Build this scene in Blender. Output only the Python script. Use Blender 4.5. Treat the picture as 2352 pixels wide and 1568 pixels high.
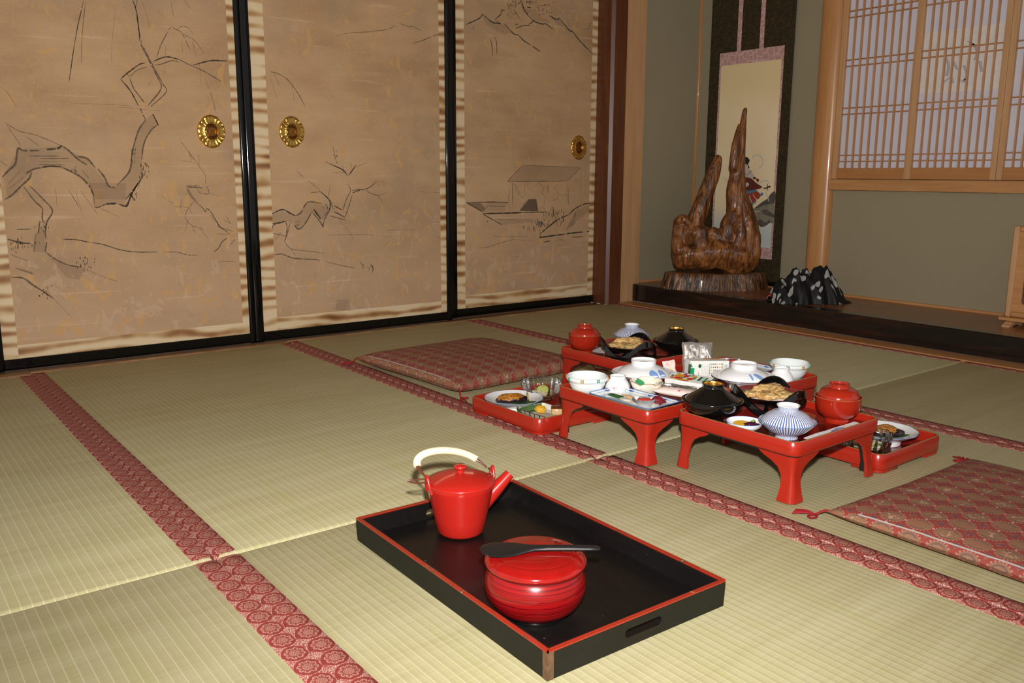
import bpy, bmesh, math, random
from math import pi, sin, cos, radians as R
from mathutils import Vector, Matrix, noise as mnoise

for o in list(bpy.data.objects): bpy.data.objects.remove(o, do_unlink=True)
scene = bpy.context.scene
COL = scene.collection
rnd = random.Random(7)

# ------------------------------------------------------------------ camera
CAM = Vector((3.23091, -0.45969, 0.65703)); F = 1994.93
yaw, pitch, roll = 0.659079, 0.189799, 0.0046003
fw = Vector((-cos(yaw)*cos(pitch), sin(yaw)*cos(pitch), -sin(pitch)))
_r = fw.cross(Vector((0, 0, 1))).normalized(); _u = _r.cross(fw)
rt = _r*cos(roll) + _u*sin(roll); up = -_r*sin(roll) + _u*cos(roll)
cd = bpy.data.cameras.new('camera'); cam = bpy.data.objects.new('camera', cd); COL.objects.link(cam)
cd.sensor_width = 36; cd.lens = F/2352*36; cd.clip_start = 0.02
cam.matrix_world = Matrix(((rt.x, up.x, -fw.x, CAM.x), (rt.y, up.y, -fw.y, CAM.y), (rt.z, up.z, -fw.z, CAM.z), (0, 0, 0, 1)))
scene.camera = cam
# ------------------------------------------------------------------ light and exposure
scene.view_settings.view_transform = 'Standard'; scene.view_settings.look = 'None'
scene.view_settings.gamma = 1; scene.view_settings.exposure = 0.40
scene.view_settings.use_curve_mapping = False
w = bpy.data.worlds.new('world'); scene.world = w; w.use_nodes = True
w.node_tree.nodes['Background'].inputs[0].default_value = (1.0, 0.97, 0.92, 1)
w.node_tree.nodes['Background'].inputs[1].default_value = 0.32
fl = bpy.data.lights.new('camera_flash', 'SPOT'); fl.energy = 190; fl.color = (1.0, 0.97, 0.93); fl.shadow_soft_size = 0.022
fl.spot_size = R(122); fl.spot_blend = 1.0                    # flash head on top of the camera, turned a little upwards
flo = bpy.data.objects.new('camera_flash', fl); COL.objects.link(flo)
flo.location = CAM + up*0.13 + rt*0.015 + fw*0.02
flo.rotation_euler = (fw*cos(R(8)) + up*sin(R(8))).to_track_quat('-Z', 'Y').to_euler()

# ------------------------------------------------------------------ helpers
def at(x, y, ax, v):
    """point of the plane axis=v that stands at a given spot of the view (used to read off places on walls and floor)"""
    d = fw + rt*((x-1176)/F) + up*((784-y)/F)
    return CAM + d*((v-CAM[ax])/d[ax])

class MB:
    def __init__(s): s.v = []; s.f = []; s.m = []; s.uv = None
    def add(s, vs, fs, mi=0):
        n = len(s.v); s.v += [tuple(q) for q in vs]
        for f in fs: s.f.append(tuple(i+n for i in f)); s.m.append(mi)
        return s
    def box(s, x0, x1, y0, y1, z0, z1, mi=0):
        v = [(x, y, z) for z in (z0, z1) for y in (y0, y1) for x in (x0, x1)]
        return s.add(v, [(0, 2, 3, 1), (4, 5, 7, 6), (0, 1, 5, 4), (2, 6, 7, 3), (0, 4, 6, 2), (1, 3, 7, 5)], mi)
    def bbox(s, x0, x1, y0, y1, z0, z1, b=0.003, mi=0):
        """box with chamfered edges along every side"""
        lo = [(x0+b, y0+b, z0), (x1-b, y0+b, z0), (x1-b, y1-b, z0), (x0+b, y1-b, z0)]
        def ring(z, e): return [(x0+e+b*0, y0+b, z), (x0+b, y0+e, z), (x1-b, y0+e, z), (x1-e, y0+b, z), (x1-e, y1-b, z), (x1-b, y1-e, z), (x0+b, y1-e, z), (x0+e, y1-b, z)]
        rings = [ring(z0, b), ring(z0+b, 0), ring(z1-b, 0), ring(z1, b)]
        return s.loft(rings, True, True, True, mi)
    def loft(s, rings, closed=True, cap0=False, cap1=False, mi=0):
        n = len(rings[0]); v = [p for r in rings for p in r]; f = []
        for i in range(len(rings)-1):
            for j in range(n if closed else n-1):
                k = (j+1) % n
                f.append((i*n+j, i*n+k, (i+1)*n+k, (i+1)*n+j))
        if cap0: f.append(tuple(range(n))[::-1])
        if cap1: f.append(tuple(range((len(rings)-1)*n, len(rings)*n)))
        return s.add(v, f, mi)
    def lathe(s, prof, seg=48, mi=0, rf=None, cx=0, cy=0):
        """prof: (r, z) list; rf(theta, i) scales the radius"""
        rings = []
        for i, (r, z) in enumerate(prof):
            ring = []
            for j in range(seg):
                t = 2*pi*j/seg; q = max(r, 1e-5)*(rf(t, i) if rf else 1)
                ring.append((cx+q*cos(t), cy+q*sin(t), z))
            rings.append(ring)
        return s.loft(rings, True, False, False, mi)
    def tube(s, pts, rad, seg=10, cap=True, mi=0, flat=None):
        pts = [Vector(p) for p in pts]; n = len(pts)
        if not hasattr(rad, '__len__'): rad = [rad]*n
        tan = [(pts[min(i+1, n-1)]-pts[max(i-1, 0)]).normalized() for i in range(n)]
        ref = Vector((0, 0, 1)) if abs(tan[0].z) < .9 else Vector((1, 0, 0))
        nrm = (ref - tan[0]*ref.dot(tan[0])).normalized(); rings = []
        for i in range(n):
            nrm = (nrm - tan[i]*nrm.dot(tan[i])).normalized(); b = tan[i].cross(nrm)
            fl_ = flat or (1, 1)
            rings.append([pts[i] + nrm*(rad[i]*fl_[0]*cos(2*pi*j/seg)) + b*(rad[i]*fl_[1]*sin(2*pi*j/seg)) for j in range(seg)])
        return s.loft(rings, True, cap, cap, mi)
    def prism(s, poly, z0, z1, mi=0):
        return s.loft([[(x, y, z0) for x, y in poly], [(x, y, z1) for x, y in poly]], True, True, True, mi)
    def xform(s, M):
        s.v = [tuple(M @ Vector(p)) for p in s.v]; return s

def obj(name, mb, mats, parent=None, smooth=40, loc=None):
    me = bpy.data.meshes.new(name); me.from_pydata([tuple(p) for p in mb.v], [], mb.f)
    mats = mats if isinstance(mats, (list, tuple)) else [mats]
    for m in mats: me.materials.append(m)
    if len(mats) > 1: me.polygons.foreach_set('material_index', mb.m)
    bm = bmesh.new(); bm.from_mesh(me)
    if mb.uv is None: bmesh.ops.remove_doubles(bm, verts=bm.verts, dist=1e-6)
    if mb.uv is None: bmesh.ops.recalc_face_normals(bm, faces=bm.faces)
    bm.to_mesh(me); bm.free()
    if mb.uv is not None:
        ul = me.uv_layers.new(name='UVMap')
        for lp in me.loops: ul.data[lp.index].uv = mb.uv[lp.vertex_index]
    if smooth:
        me.polygons.foreach_set('use_smooth', [True]*len(me.polygons)); me.set_sharp_from_angle(angle=R(smooth))
    me.update()
    o = bpy.data.objects.new(name, me); COL.objects.link(o)
    if parent: o.parent = parent
    if loc: o.location = loc
    return o
def tag(o, label, cat, group=None, kind=None):
    if label: o['label'] = label
    if cat: o['category'] = cat
    if group: o['group'] = group
    if kind: o['kind'] = kind
    return o
def thing(name, label, cat, loc=(0, 0, 0), rz=0, group=None):
    o = bpy.data.objects.new(name, None); COL.objects.link(o); o.empty_display_size = 0.05
    o.location = loc; o.rotation_euler = (0, 0, rz)
    return tag(o, label, cat, group)
def struct(name, mb=None, mats=None, parent=None, smooth=40):
    if mb is None:
        o = bpy.data.objects.new(name, None); COL.objects.link(o)
    else: o = obj(name, mb, mats, parent, smooth)
    if not parent: o['kind'] = 'structure'
    return o
def dup(root, loc=None, rz=None, label=None):
    r = root.copy(); COL.objects.link(r)
    if loc is not None: r.location = loc
    if rz is not None: r.rotation_euler = (0, 0, rz)
    if label: r['label'] = label
    for ch in root.children:
        c = ch.copy(); COL.objects.link(c); c.parent = r
        for g in ch.children:
            d = g.copy(); COL.objects.link(d); d.parent = c
    return r
def rrect(hx, hy, r, n=6, z=0.0, cx=0, cy=0):
    p = []
    for k, (sx, sy) in enumerate(((1, 1), (-1, 1), (-1, -1), (1, -1))):
        for i in range(n+1):
            t = pi/2*k + pi/2*i/n
            p.append((cx+sx*(hx-r)+r*cos(t), cy+sy*(hy-r)+r*sin(t), z))
    return p
def catmull(pts, n=6):
    P = [Vector(p) for p in pts]; P = [P[0]*2-P[1]] + P + [P[-1]*2-P[-2]]; out = []
    for i in range(1, len(P)-2):
        a, b, c, d = P[i-1:i+3]
        for k in range(n):
            t = k/n
            out.append(0.5*((2*b)+(c-a)*t+(2*a-5*b+4*c-d)*t*t+(3*b-a-3*c+d)*t**3))
    out.append(P[-2].copy()); return out

# ------------------------------------------------------------------ node helper: small expression language
class E:
    def __init__(s, g, k): s.g = g; s.k = k
    def __add__(s, o): return s.g.math('ADD', s, o)
    def __radd__(s, o): return s.g.math('ADD', o, s)
    def __sub__(s, o): return s.g.math('SUBTRACT', s, o)
    def __rsub__(s, o): return s.g.math('SUBTRACT', o, s)
    def __mul__(s, o): return s.g.math('MULTIPLY', s, o)
    def __rmul__(s, o): return s.g.math('MULTIPLY', o, s)
    def __truediv__(s, o): return s.g.math('DIVIDE', s, o)
    def __lt__(s, o): return s.g.math('LESS_THAN', s, o)
    def __gt__(s, o): return s.g.math('GREATER_THAN', s, o)
class NG:
    def __init__(s, name, rough=.5, metal=0, spec=.5, coat=0, coat_rough=.05, col=None):
        s.m = bpy.data.materials.new(name); s.m.use_nodes = True; s.nt = s.m.node_tree; s.b = s.nt.nodes['Principled BSDF']
        s.b.inputs['Roughness'].default_value = rough; s.b.inputs['Metallic'].default_value = metal
        s.b.inputs['Specular IOR Level'].default_value = spec
        s.b.inputs['Coat Weight'].default_value = coat; s.b.inputs['Coat Roughness'].default_value = coat_rough
        if col: s.b.inputs['Base Color'].default_value = (*col, 1)
    def node(s, t): return s.nt.nodes.new(t)
    def put(s, sock, v):
        if isinstance(v, E): s.nt.links.new(v.k, sock)
        elif isinstance(v, (tuple, list)): sock.default_value = (*v, 1) if len(v) == 3 and len(sock.default_value) == 4 else v
        else: sock.default_value = v
    def math(s, op, a, b=None, c=None):
        n = s.node('ShaderNodeMath'); n.operation = op; s.put(n.inputs[0], a)
        if b is not None: s.put(n.inputs[1], b)
        if c is not None: s.put(n.inputs[2], c)
        return E(s, n.outputs[0])
    def sin(s, a): return s.math('SINE', a)
    def cos(s, a): return s.math('COSINE', a)
    def fract(s, a): return s.math('FRACT', a)
    def floor(s, a): return s.math('FLOOR', a)
    def abs(s, a): return s.math('ABSOLUTE', a)
    def mn(s, a, b): return s.math('MINIMUM', a, b)
    def mx(s, a, b): return s.math('MAXIMUM', a, b)
    def hyp(s, a, b): return s.math('SQRT', a*a+b*b)
    def atan2(s, a, b): return s.math('ARCTAN2', a, b)
    def step(s, v, a, b):
        n = s.node('ShaderNodeMapRange'); n.interpolation_type = 'SMOOTHSTEP'
        s.put(n.inputs[0], v); s.put(n.inputs[1], a); s.put(n.inputs[2], b); return E(s, n.outputs[0])
    def coords(s, kind='Object'):
        n = s.node('ShaderNodeTexCoord'); m = s.node('ShaderNodeSeparateXYZ'); s.nt.links.new(n.outputs[kind], m.inputs[0])
        return [E(s, m.outputs[i]) for i in range(3)]
    def vec(s, x, y=0.0, z=0.0):
        n = s.node('ShaderNodeCombineXYZ')
        for i, q in enumerate((x, y, z)): s.put(n.inputs[i], q)
        return E(s, n.outputs[0])
    def noise(s, v, scale, detail=3, rough=.55, dist=0):
        n = s.node('ShaderNodeTexNoise'); s.nt.links.new(v.k, n.inputs['Vector'])
        n.inputs['Scale'].default_value = scale; n.inputs['Detail'].default_value = detail
        n.inputs['Roughness'].default_value = rough; n.inputs['Distortion'].default_value = dist
        return E(s, n.outputs[0])
    def voro(s, v, scale, feature='F1', out=0, rand=1.0):
        n = s.node('ShaderNodeTexVoronoi'); n.feature = feature; s.nt.links.new(v.k, n.inputs['Vector'])
        n.inputs['Scale'].default_value = scale; n.inputs['Randomness'].default_value = rand
        return E(s, n.outputs[out])
    def rand(s):
        n = s.node('ShaderNodeObjectInfo'); return E(s, n.outputs['Random'])
    def mix(s, f, a, b):
        n = s.node('ShaderNodeMix'); n.data_type = 'RGBA'
        s.put(n.inputs[0], f); s.put(n.inputs[6], a); s.put(n.inputs[7], b); return E(s, n.outputs[2])
    def ramp(s, f, stops):
        n = s.node('ShaderNodeValToRGB'); s.put(n.inputs[0], f); cr = n.color_ramp
        while len(cr.elements) < len(stops): cr.elements.new(0.5)
        for e, (p, c) in zip(cr.elements, stops): e.position = p; e.color = (*c, 1)
        return E(s, n.outputs[0])
    def bump(s, h, strength=.3, dist=.002):
        n = s.node('ShaderNodeBump'); n.inputs['Strength'].default_value = strength; n.inputs['Distance'].default_value = dist
        s.nt.links.new(h.k, n.inputs['Height']); s.nt.links.new(n.outputs[0], s.b.inputs['Normal']); return s
    def out(s, col, rough=None):
        s.put(s.b.inputs['Base Color'], col)
        if rough is not None: s.put(s.b.inputs['Roughness'], rough)
        return s.m
def plain(name, col, rough=.5, metal=0, coat=0, spec=.5, var=.12, scale=40, cr=.05):
    """plain colour with a faint mottle"""
    g = NG(name, rough, metal, spec, coat, cr); x, y, z = g.coords()
    n = g.noise(g.vec(x, y, z), scale, 3)
    a = tuple(c*(1-var) for c in col); b = tuple(min(1, c*(1+var)) for c in col)
    return g.out(g.mix(n, a, b))
def wood(name, a, b, axis=2, scale=9, rough=.45, coat=0, stretch=14, contrast=(.35, .68), fine=True):
    g = NG(name, rough, 0, .4, coat); c = g.coords()
    q = [c[i]*(1.0 if i == axis else stretch) for i in range(3)]
    n = g.noise(g.vec(*q), scale/4, 4, .6, .8)
    if fine: n = n*.75 + g.noise(g.vec(*[k*5 for k in q]), scale/4, 2)*.25
    g.bump(n, .08, .002)
    return g.out(g.ramp(n, [(contrast[0], a), (contrast[1], b)]))
# ------------------------------------------------------------------ materials
M = {}
def m_tatami():
    g = NG('tatami_rush', .62, 0, .35); x, y, z = g.coords(); r = g.rand()
    fr = g.abs(g.fract(y/.0155) - .5)                      # 0.5 at the warp line
    line = g.step(fr, .43, .485)
    rush = g.noise(g.vec(x*260, y*9, r*40), 1, 2)          # single rushes lie across the ridges
    streak = g.noise(g.vec(x*22, y*1.6, r*40), 1, 3)
    cloud = g.noise(g.vec(x, y, r*40), 1.6, 4)
    v = rush*.28 + streak*.37 + cloud*.35
    base = g.ramp(v, [(.30, (.385, .332, .165)), (.5, (.47, .42, .235)), (.70, (.545, .50, .31))])
    green = g.noise(g.vec(x*2.2, y*30, r*9), 1, 2)
    base = g.mix(g.step(green, .45, .75)*.30, base, (.40, .40, .155))
    col = g.mix(line*.62, base, (.70, .65, .44))
    g.bump(rush, .15, .0005)
    return g.out(col)
def m_heri():
    g = NG('woven_border', .75, 0, .2); x, y, z = g.coords()
    p, wd = .0425, .039
    u = (g.fract(x/p) - .5)*p; v = y
    d = g.hyp(u/.0205, v/.0188); th = g.atan2(v, u)
    rr = g.hyp(u, v)
    petal = g.abs(g.sin(th*4))*.22 + .44
    line = g.math('LESS_THAN', g.abs(d - petal - .08), .055)
    lattice = g.mx(g.math('GREATER_THAN', g.sin(u*2400), .35), g.math('GREATER_THAN', g.sin(u*900+v*2600), .55))*g.math('LESS_THAN', d, .42)
    rays = g.math('GREATER_THAN', g.sin(th*16), .6)*g.math('LESS_THAN', g.abs(d-.62), .12)
    inside = g.math('LESS_THAN', d, 1.0)
    motif = g.mx(g.mx(line, lattice), rays)*g.math('LESS_THAN', d, .80)
    net = g.voro(g.vec(x, y, 0.0), 420, 'DISTANCE_TO_EDGE', 0)
    red = g.mix(g.noise(g.vec(x, y, z), 900, 2), (.20, .028, .024), (.30, .052, .042))
    ground = g.mix(g.math('LESS_THAN', net, .16), (.60, .43, .35), (.34, .085, .07))
    col = g.mix(inside, ground, g.mix(motif*.55, red, (.56, .36, .27)))
    return g.out(col)
def m_zabuton():
    g = NG('brocade_cushion', .62, 0, .35); u, v, _ = g.coords('UV')
    p = .052
    row = g.floor(v/p); cu = u/p + g.fract(row*.5)*0.0
    a = (g.fract(cu)-.5); b = (g.fract(v/p)-.5)
    d = g.hyp(a*1.02, b*1.12); th = g.atan2(b, a)
    disc = g.math('LESS_THAN', d, .42)
    ring = g.math('LESS_THAN', g.abs(d-.455), .03); dots = ring*g.math('GREATER_THAN', g.sin(th*22), .0)
    alt = g.math('GREATER_THAN', g.fract((g.floor(cu)+row)*.5), .25)
    n1 = g.noise(g.vec(u, v), 260, 2); n2 = g.noise(g.vec(u, v), 1100, 2); n3 = g.noise(g.vec(u*1.0, v), 95, 2, .5, 1)
    ground = g.mix(n2, (.22, .038, .030), (.31, .062, .045))
    body = g.mix(n1, (.20, .10, .055), (.31, .17, .095))
    beast = g.math('GREATER_THAN', n3, .56)*g.math('LESS_THAN', d, .27)
    body = g.mix(beast*alt*.85, body, (.50, .28, .19))
    body = g.mix(beast*(1-alt)*.6, body, (.42, .08, .05))
    arc = g.math('LESS_THAN', g.abs(d-.33), .035)*g.math('GREATER_THAN', g.abs(b), .2)
    body = g.mix(arc*.5, body, (.085, .035, .07))
    c2 = g.abs(a)+g.abs(b)
    star = g.math('GREATER_THAN', c2, .80)
    a2 = g.fract(cu+.5)-.5; b2 = g.fract(v/p+.5)-.5; d2 = g.hyp(a2, b2)
    motif = g.math('LESS_THAN', d2, .135 )*g.math('GREATER_THAN', n3, .45)
    ground = g.mix(star*.35, ground, (.33, .17, .10))
    ground = g.mix(motif*.6, ground, (.07, .035, .085))
    ground = g.mix(dots*.5, ground, (.56, .30, .22))
    d3 = g.hyp(a2, b); d4 = g.hyp(a, b2)
    peb = g.mx(g.math('LESS_THAN', g.abs(d3-.035), .016), g.math('LESS_THAN', g.abs(d4-.035), .016))
    ground = g.mix(peb*.75, ground, (.60, .45, .42))
    col = g.mix(disc, ground, body)
    weave = g.sin(u*3000)*g.sin(v*3000)
    g.bump(weave*.4 + n1, .12, .0008)
    return g.out(col)
def m_paper():
    g = NG('aged_painted_paper', .72, 0, .2); x, y, z = g.coords(); r = g.rand()*17
    big = g.noise(g.vec(y*1.4, z*1.9, r), 1.4, 5); mid = g.noise(g.vec(y*3, z*9, r+3), 1.6, 5)
    fine = g.noise(g.vec(y, z, r), 130, 3); sp = g.noise(g.vec(y, z, r+9), 34, 4, .7)
    col = g.ramp(big*.55+mid*.3+fine*.15, [(.32, (.36, .215, .108)), (.50, (.50, .315, .170)), (.68, (.60, .395, .225))])
    grey = g.step(g.noise(g.vec(y*2.2, z*1.5, r+5), 1.7, 5), .50, .72)
    col = g.mix(grey*.6, col, (.36, .25, .165))
    low = 1-g.step(z, .15, .75)                              # the foot of each sheet is scuffed most
    col = g.mix(low*.4, col, (.50, .345, .235))
    fl = g.noise(g.vec(y*1.4, z*.9, r+21), 13, 5, .62, 1.2)
    flake = g.step(fl + low*.035, .615, .63)
    worn = 1-g.step(g.noise(g.vec(y*1.5, z*.8, r+13), 15, 5, .62, 1.2) + low*.06, .635, .65)
    col = g.mix(flake*.6, col, (.62, .345, .125))
    col = g.mix((1-worn)*(low*.4+.1), col, (.60, .42, .28))
    pale = g.step(g.noise(g.vec(y*1.2, z*26, r+31), 2.0, 4), .62, .72)
    col = g.mix(pale*.5, col, (.66, .46, .30))
    gold = g.step(sp, .66, .7)
    col = g.mix(gold*.22, col, (.56, .33, .10))
    dirt = g.step(g.noise(g.vec(y*2, z*3, r+41), 3, 6, .75), .6, .75)*g.step(fine, .35, .6)
    col = g.mix(dirt*.5, col, (.22, .14, .075))
    g.bump(fine*.3+mid, .12, .002)
    return g.out(col)
def m_border():
    g = NG('brushed_gold_border', .55, 0, .3); x, y, z = g.coords(); r = g.rand()*11
    wb = g.noise(g.vec(y*2.0, z*5, r+2), 1.0, 2); br = g.noise(g.vec(y*6.5, z*11, r+7), 1.0, 2)
    n = g.sin(z*140.0 + wb*14.0)*.13 + .5 + (br-.5)*.62
    n2 = g.noise(g.vec(y*6, z*9, r+5), 1.0, 3)
    col = g.ramp(n, [(.24, (.19, .08, .028)), (.37, (.40, .205, .085)), (.47, (.60, .42, .225)), (.58, (.74, .58, .375))])
    col = g.mix(g.step(n2, .48, .7)*.25, col, (.62, .40, .16))
    return g.out(col)
def m_plaster():
    g = NG('sand_plaster', .9, 0, .1); x, y, z = g.coords()
    n = g.noise(g.vec(x, y, z), 320, 2); n2 = g.noise(g.vec(x, y, z), 3, 3)
    g.bump(n, .25, .0012)
    return g.out(g.mix(n*.6+n2*.4, (.285, .245, .158), (.365, .318, .215)))
def m_ebony():
    g = NG('dark_rosewood', .22, 0, .5, .3, .08); x, y, z = g.coords()
    n = g.noise(g.vec(x*1.5, y*8, z*14), 2, 4, .6, 1.2)
    return g.out(g.ramp(n, [(.42, (.006, .005, .005)), (.6, (.020, .008, .006)), (.72, (.045, .015, .008))]))
def m_scroll_mount():
    g = NG('olive_brocade', .75, 0, .25); x, y, z = g.coords()
    n = g.noise(g.vec(x, 0.0, z), 55, 3, .6, 1.5)
    return g.out(g.mix(g.step(n, .46, .58), (.030, .024, .010), (.062, .040, .014)))
def m_pink():
    g = NG('pink_brocade', .7, 0, .3); x, y, z = g.coords()
    a = g.voro(g.vec(x, 0.0, z), 34, 'DISTANCE_TO_EDGE', 0); n = g.noise(g.vec(x, 0.0, z), 110, 3)
    c = g.mix(g.step(a, .03, .10), (.72, .47, .47), (.52, .31, .27))
    return g.out(g.mix(g.step(n, .5, .62)*.55, c, (.46, .25, .27)))
def m_silk():
    g = NG('painted_silk', .7, 0, .2); x, y, z = g.coords()
    n = g.noise(g.vec(x*2, 0.0, z*1.5), 2, 3)
    base = g.mix(g.step(n, .35, .7), (.90, .73, .44), (.95, .79, .53))
    base = g.mix(g.step(z, .95, 1.15), base, (.84, .67, .37))
    sea = 1-g.step(z + (n-.5)*.08, .36, .52)                 # painted water along the foot
    return g.out(g.mix(sea, base, (.58, .66, .64)))
def m_root():
    g = NG('varnished_root', .34, 0, .45, .2, .12); x, y, z = g.coords()
    n = g.noise(g.vec(x*10, y*10, z*2.6), 2.2, 5, .65, 1.6); n2 = g.noise(g.vec(x, y, z), 9, 4)
    c = g.ramp(n, [(.33, (.030, .010, .004)), (.44, (.16, .052, .014)), (.56, (.34, .125, .03)), (.72, (.50, .22, .06))])
    c = g.mix(g.step(n2, .55, .70)*.7, c, (.035, .014, .009))
    fg = g.noise(g.vec(x*34, y*34, z*4.5), 2.2, 4, .6, .6)
    c = g.mix(g.step(fg, .42, .62)*.45, c, (.06, .018, .006))
    g.bump(n+n2*.4+fg*.8, .8, .008)
    return g.out(c)
def m_slab():
    g = NG('bark_slab', .25, 0, .5, .5, .1); x, y, z = g.coords()
    th = g.atan2(y, x)
    n = g.noise(g.vec(th*9, z*4, 1.0), 2.6, 4, .6, 1.0); n2 = g.noise(g.vec(x*3, y*14, 0.0), 3, 3)
    c = g.ramp(n, [(.38, (.012, .006, .004)), (.50, (.10, .035, .012)), (.60, (.30, .13, .04)), (.72, (.42, .24, .09))])
    top = g.step(z, .079, .084)
    g.bump(n, .7, .012)
    return g.out(g.mix(top, c, g.mix(n2, (.10, .040, .018), (.17, .07, .03))))
def m_floral():
    g = NG('black_floral_cloth', .55, 0, .3); u, v, _ = g.coords('UV')
    f = g.vec(u, v, 0.0); n = g.node('ShaderNodeTexVoronoi'); g.nt.links.new(f.k, n.inputs['Vector']); n.inputs['Scale'].default_value = 29; n.inputs['Randomness'].default_value = .9
    d = E(g, n.outputs['Distance']); cs = g.node('ShaderNodeSeparateColor'); g.nt.links.new(n.outputs['Color'], cs.inputs[0]); rr = E(g, cs.outputs[0])
    ps = g.node('ShaderNodeVectorMath'); ps.operation = 'SUBTRACT'; sc = g.node('ShaderNodeVectorMath'); sc.operation = 'SCALE'; sc.inputs['Scale'].default_value = 1.0
    g.nt.links.new(f.k, ps.inputs[0]); g.nt.links.new(n.outputs['Position'], ps.inputs[1])
    sp = g.node('ShaderNodeSeparateXYZ'); g.nt.links.new(ps.outputs[0], sp.inputs[0])
    th = g.atan2(E(g, sp.outputs[1]), E(g, sp.outputs[0]))
    size = rr*.24 + .25
    fl = g.math('LESS_THAN', d, size + g.abs(g.sin(th*6))*.05)*g.math('GREATER_THAN', rr, .06)
    rays = g.abs(g.sin(th*9))
    white = g.mix(rays, (.22, .24, .22), (.44, .46, .44))
    return g.out(g.mix(fl, (.006, .006, .007), white))
def m_shoji_paper():
    g = NG('shoji_paper', .8, 0, .1); x, y, z = g.coords()
    n = g.noise(g.vec(x*3, y, z*3), 3, 4)
    g.b.inputs['Emission Color'].default_value = (.80, .78, .88, 1); g.b.inputs['Emission Strength'].default_value = 0.06  # faint glow put in for daylight coming through the paper
    return g.out(g.mix(n, (.50, .475, .53), (.58, .545, .585)))
def m_stripe():
    g = NG('blue_striped_porcelain', .12, 0, .5, .3, .05); x, y, z = g.coords()
    th = g.atan2(y, x); r = g.hyp(x, y); n = g.noise(g.vec(x*60, y*60, z*60), 1, 2)
    s = g.sin(th*60 + n*2.2)
    c = g.mix(g.step(s, -.45, .15), (.075, .115, .34), (.76, .77, .80))
    c = g.mix(g.step(n, .5, .68)*.15, c, (.10, .14, .36))
    return g.out(c)
def m_black_tray():
    g = NG('worn_black_lacquer', .32, 0, .35, .04, .15); x, y, z = g.coords()
    n = g.noise(g.vec(x*4, y*30, z*30), 3, 4, .6); n2 = g.noise(g.vec(x, y, z), 4, 5, .7); sp = g.noise(g.vec(x, y, z), 120, 2)
    c = g.mix(n, (.0035, .003, .003), (.009, .007, .0065))
    c = g.mix(g.step(n2, .56, .72)*.6, c, (.016, .013, .010))
    c = g.mix(g.step(sp, .75, .78)*.4, c, (.20, .18, .15))
    g.bump(n, .10, .001)
    return g.out(c, n2*.25+.20)
def m_tray_outer():
    g = NG('worn_black_lacquer_side', .6, 0, .2, .0, .2); x, y, z = g.coords()
    n2 = g.noise(g.vec(x, y, z), 14, 5, .7)
    return g.out(g.mix(n2, (.006, .006, .004), (.018, .017, .011)))
def m_tray_rim():
    g = NG('worn_red_rim', .35, 0, .5, .1, .1); x, y, z = g.coords()
    n = g.noise(g.vec(x, y, 0.0), 60, 4, .7); n2 = g.noise(g.vec(x, y, 2.0), 11, 4, .6)
    c = g.mix(g.noise(g.vec(x, y, 5.), 200, 2), (.26, .016, .008), (.36, .034, .012))
    c = g.mix(g.step(n*.6+n2*.4, .56, .60), c, (.10, .045, .02))
    return g.out(g.mix(g.step(n, .66, .68)*.8, c, (.42, .24, .11)))
def m_tub():
    g = NG('brushed_red_lacquer', .24, 0, .45, .12, .1); x, y, z = g.coords()
    n = g.noise(g.vec(x*.6, y*.6, z*70), 6, 5, .7, .0)
    return g.out(g.ramp(n, [(.36, (.055, .001, .003)), (.47, (.17, .003, .004)), (.64, (.27, .006, .006))]))
def m_miso():
    g = NG('miso_glaze', .12, 0, .6, .5, .03); x, y, z = g.coords()
    n = g.noise(g.vec(x, y, z), 240, 3, .6); s = g.voro(g.vec(x, y, z), 420, 'F1', 0)
    c = g.ramp(n, [(.33, (.20, .060, .006)), (.55, (.46, .17, .018)), (.72, (.62, .29, .05))])
    g.bump(n, .9, .0025)
    return g.out(g.mix(1-g.step(s, .12, .2), c, (.60, .36, .12)))
def m_tempura():
    g = NG('tempura_batter', .4, 0, .4, .1, .2); x, y, z = g.coords(); r = g.rand()*20
    n = g.noise(g.vec(x, y, z+r), 90, 4, .65); n2 = g.noise(g.vec(x, y, z+r), 45, 2)
    c = g.ramp(n, [(.32, (.38, .17, .042)), (.5, (.60, .38, .14)), (.68, (.74, .56, .29))])
    c = g.mix(g.step(n2, .60, .68)*.8, c, (.09, .13, .035))
    c = g.mix(g.step(n2, .36, .28)*.7, c, (.60, .22, .035))
    g.bump(n, .8, .004)
    return g.out(c)
def m_glass(name='clear_glass'):
    g = NG(name, .03); nt = g.nt; out = nt.nodes['Material Output']; nt.nodes.remove(g.b)
    tr = g.node('ShaderNodeBsdfTransparent'); tr.inputs[0].default_value = (.90, .91, .90, 1)
    gl = g.node('ShaderNodeBsdfGlossy'); gl.inputs[0].default_value = (1, 1, 1, 1); gl.inputs['Roughness'].default_value = .04
    lw = g.node('ShaderNodeFresnel'); lw.inputs[0].default_value = 1.5
    x, y, z = g.coords(); n = g.noise(g.vec(x, y, z), 40, 1)
    f = g.math('MULTIPLY', E(g, lw.outputs[0]), n*.4+1.0)
    mx = g.node('ShaderNodeMixShader'); nt.links.new(f.k, mx.inputs[0]); nt.links.new(tr.outputs[0], mx.inputs[1]); nt.links.new(gl.outputs[0], mx.inputs[2]); nt.links.new(mx.outputs[0], out.inputs[0])
    return g.m
def m_foil(name, a, b, rough=.28, sc=30, bs=.7, metal=.9):
    g = NG(name, rough, metal); x, y, z = g.coords(); n = g.noise(g.vec(x, y, z), sc, 4, .6, .5)
    g.bump(n, bs, .006)
    return g.out(g.mix(n, a, b))
M['tatami'] = m_tatami(); M['heri'] = m_heri(); M['zabuton'] = m_zabuton(); M['paper'] = m_paper(); M['border'] = m_border()
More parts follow.
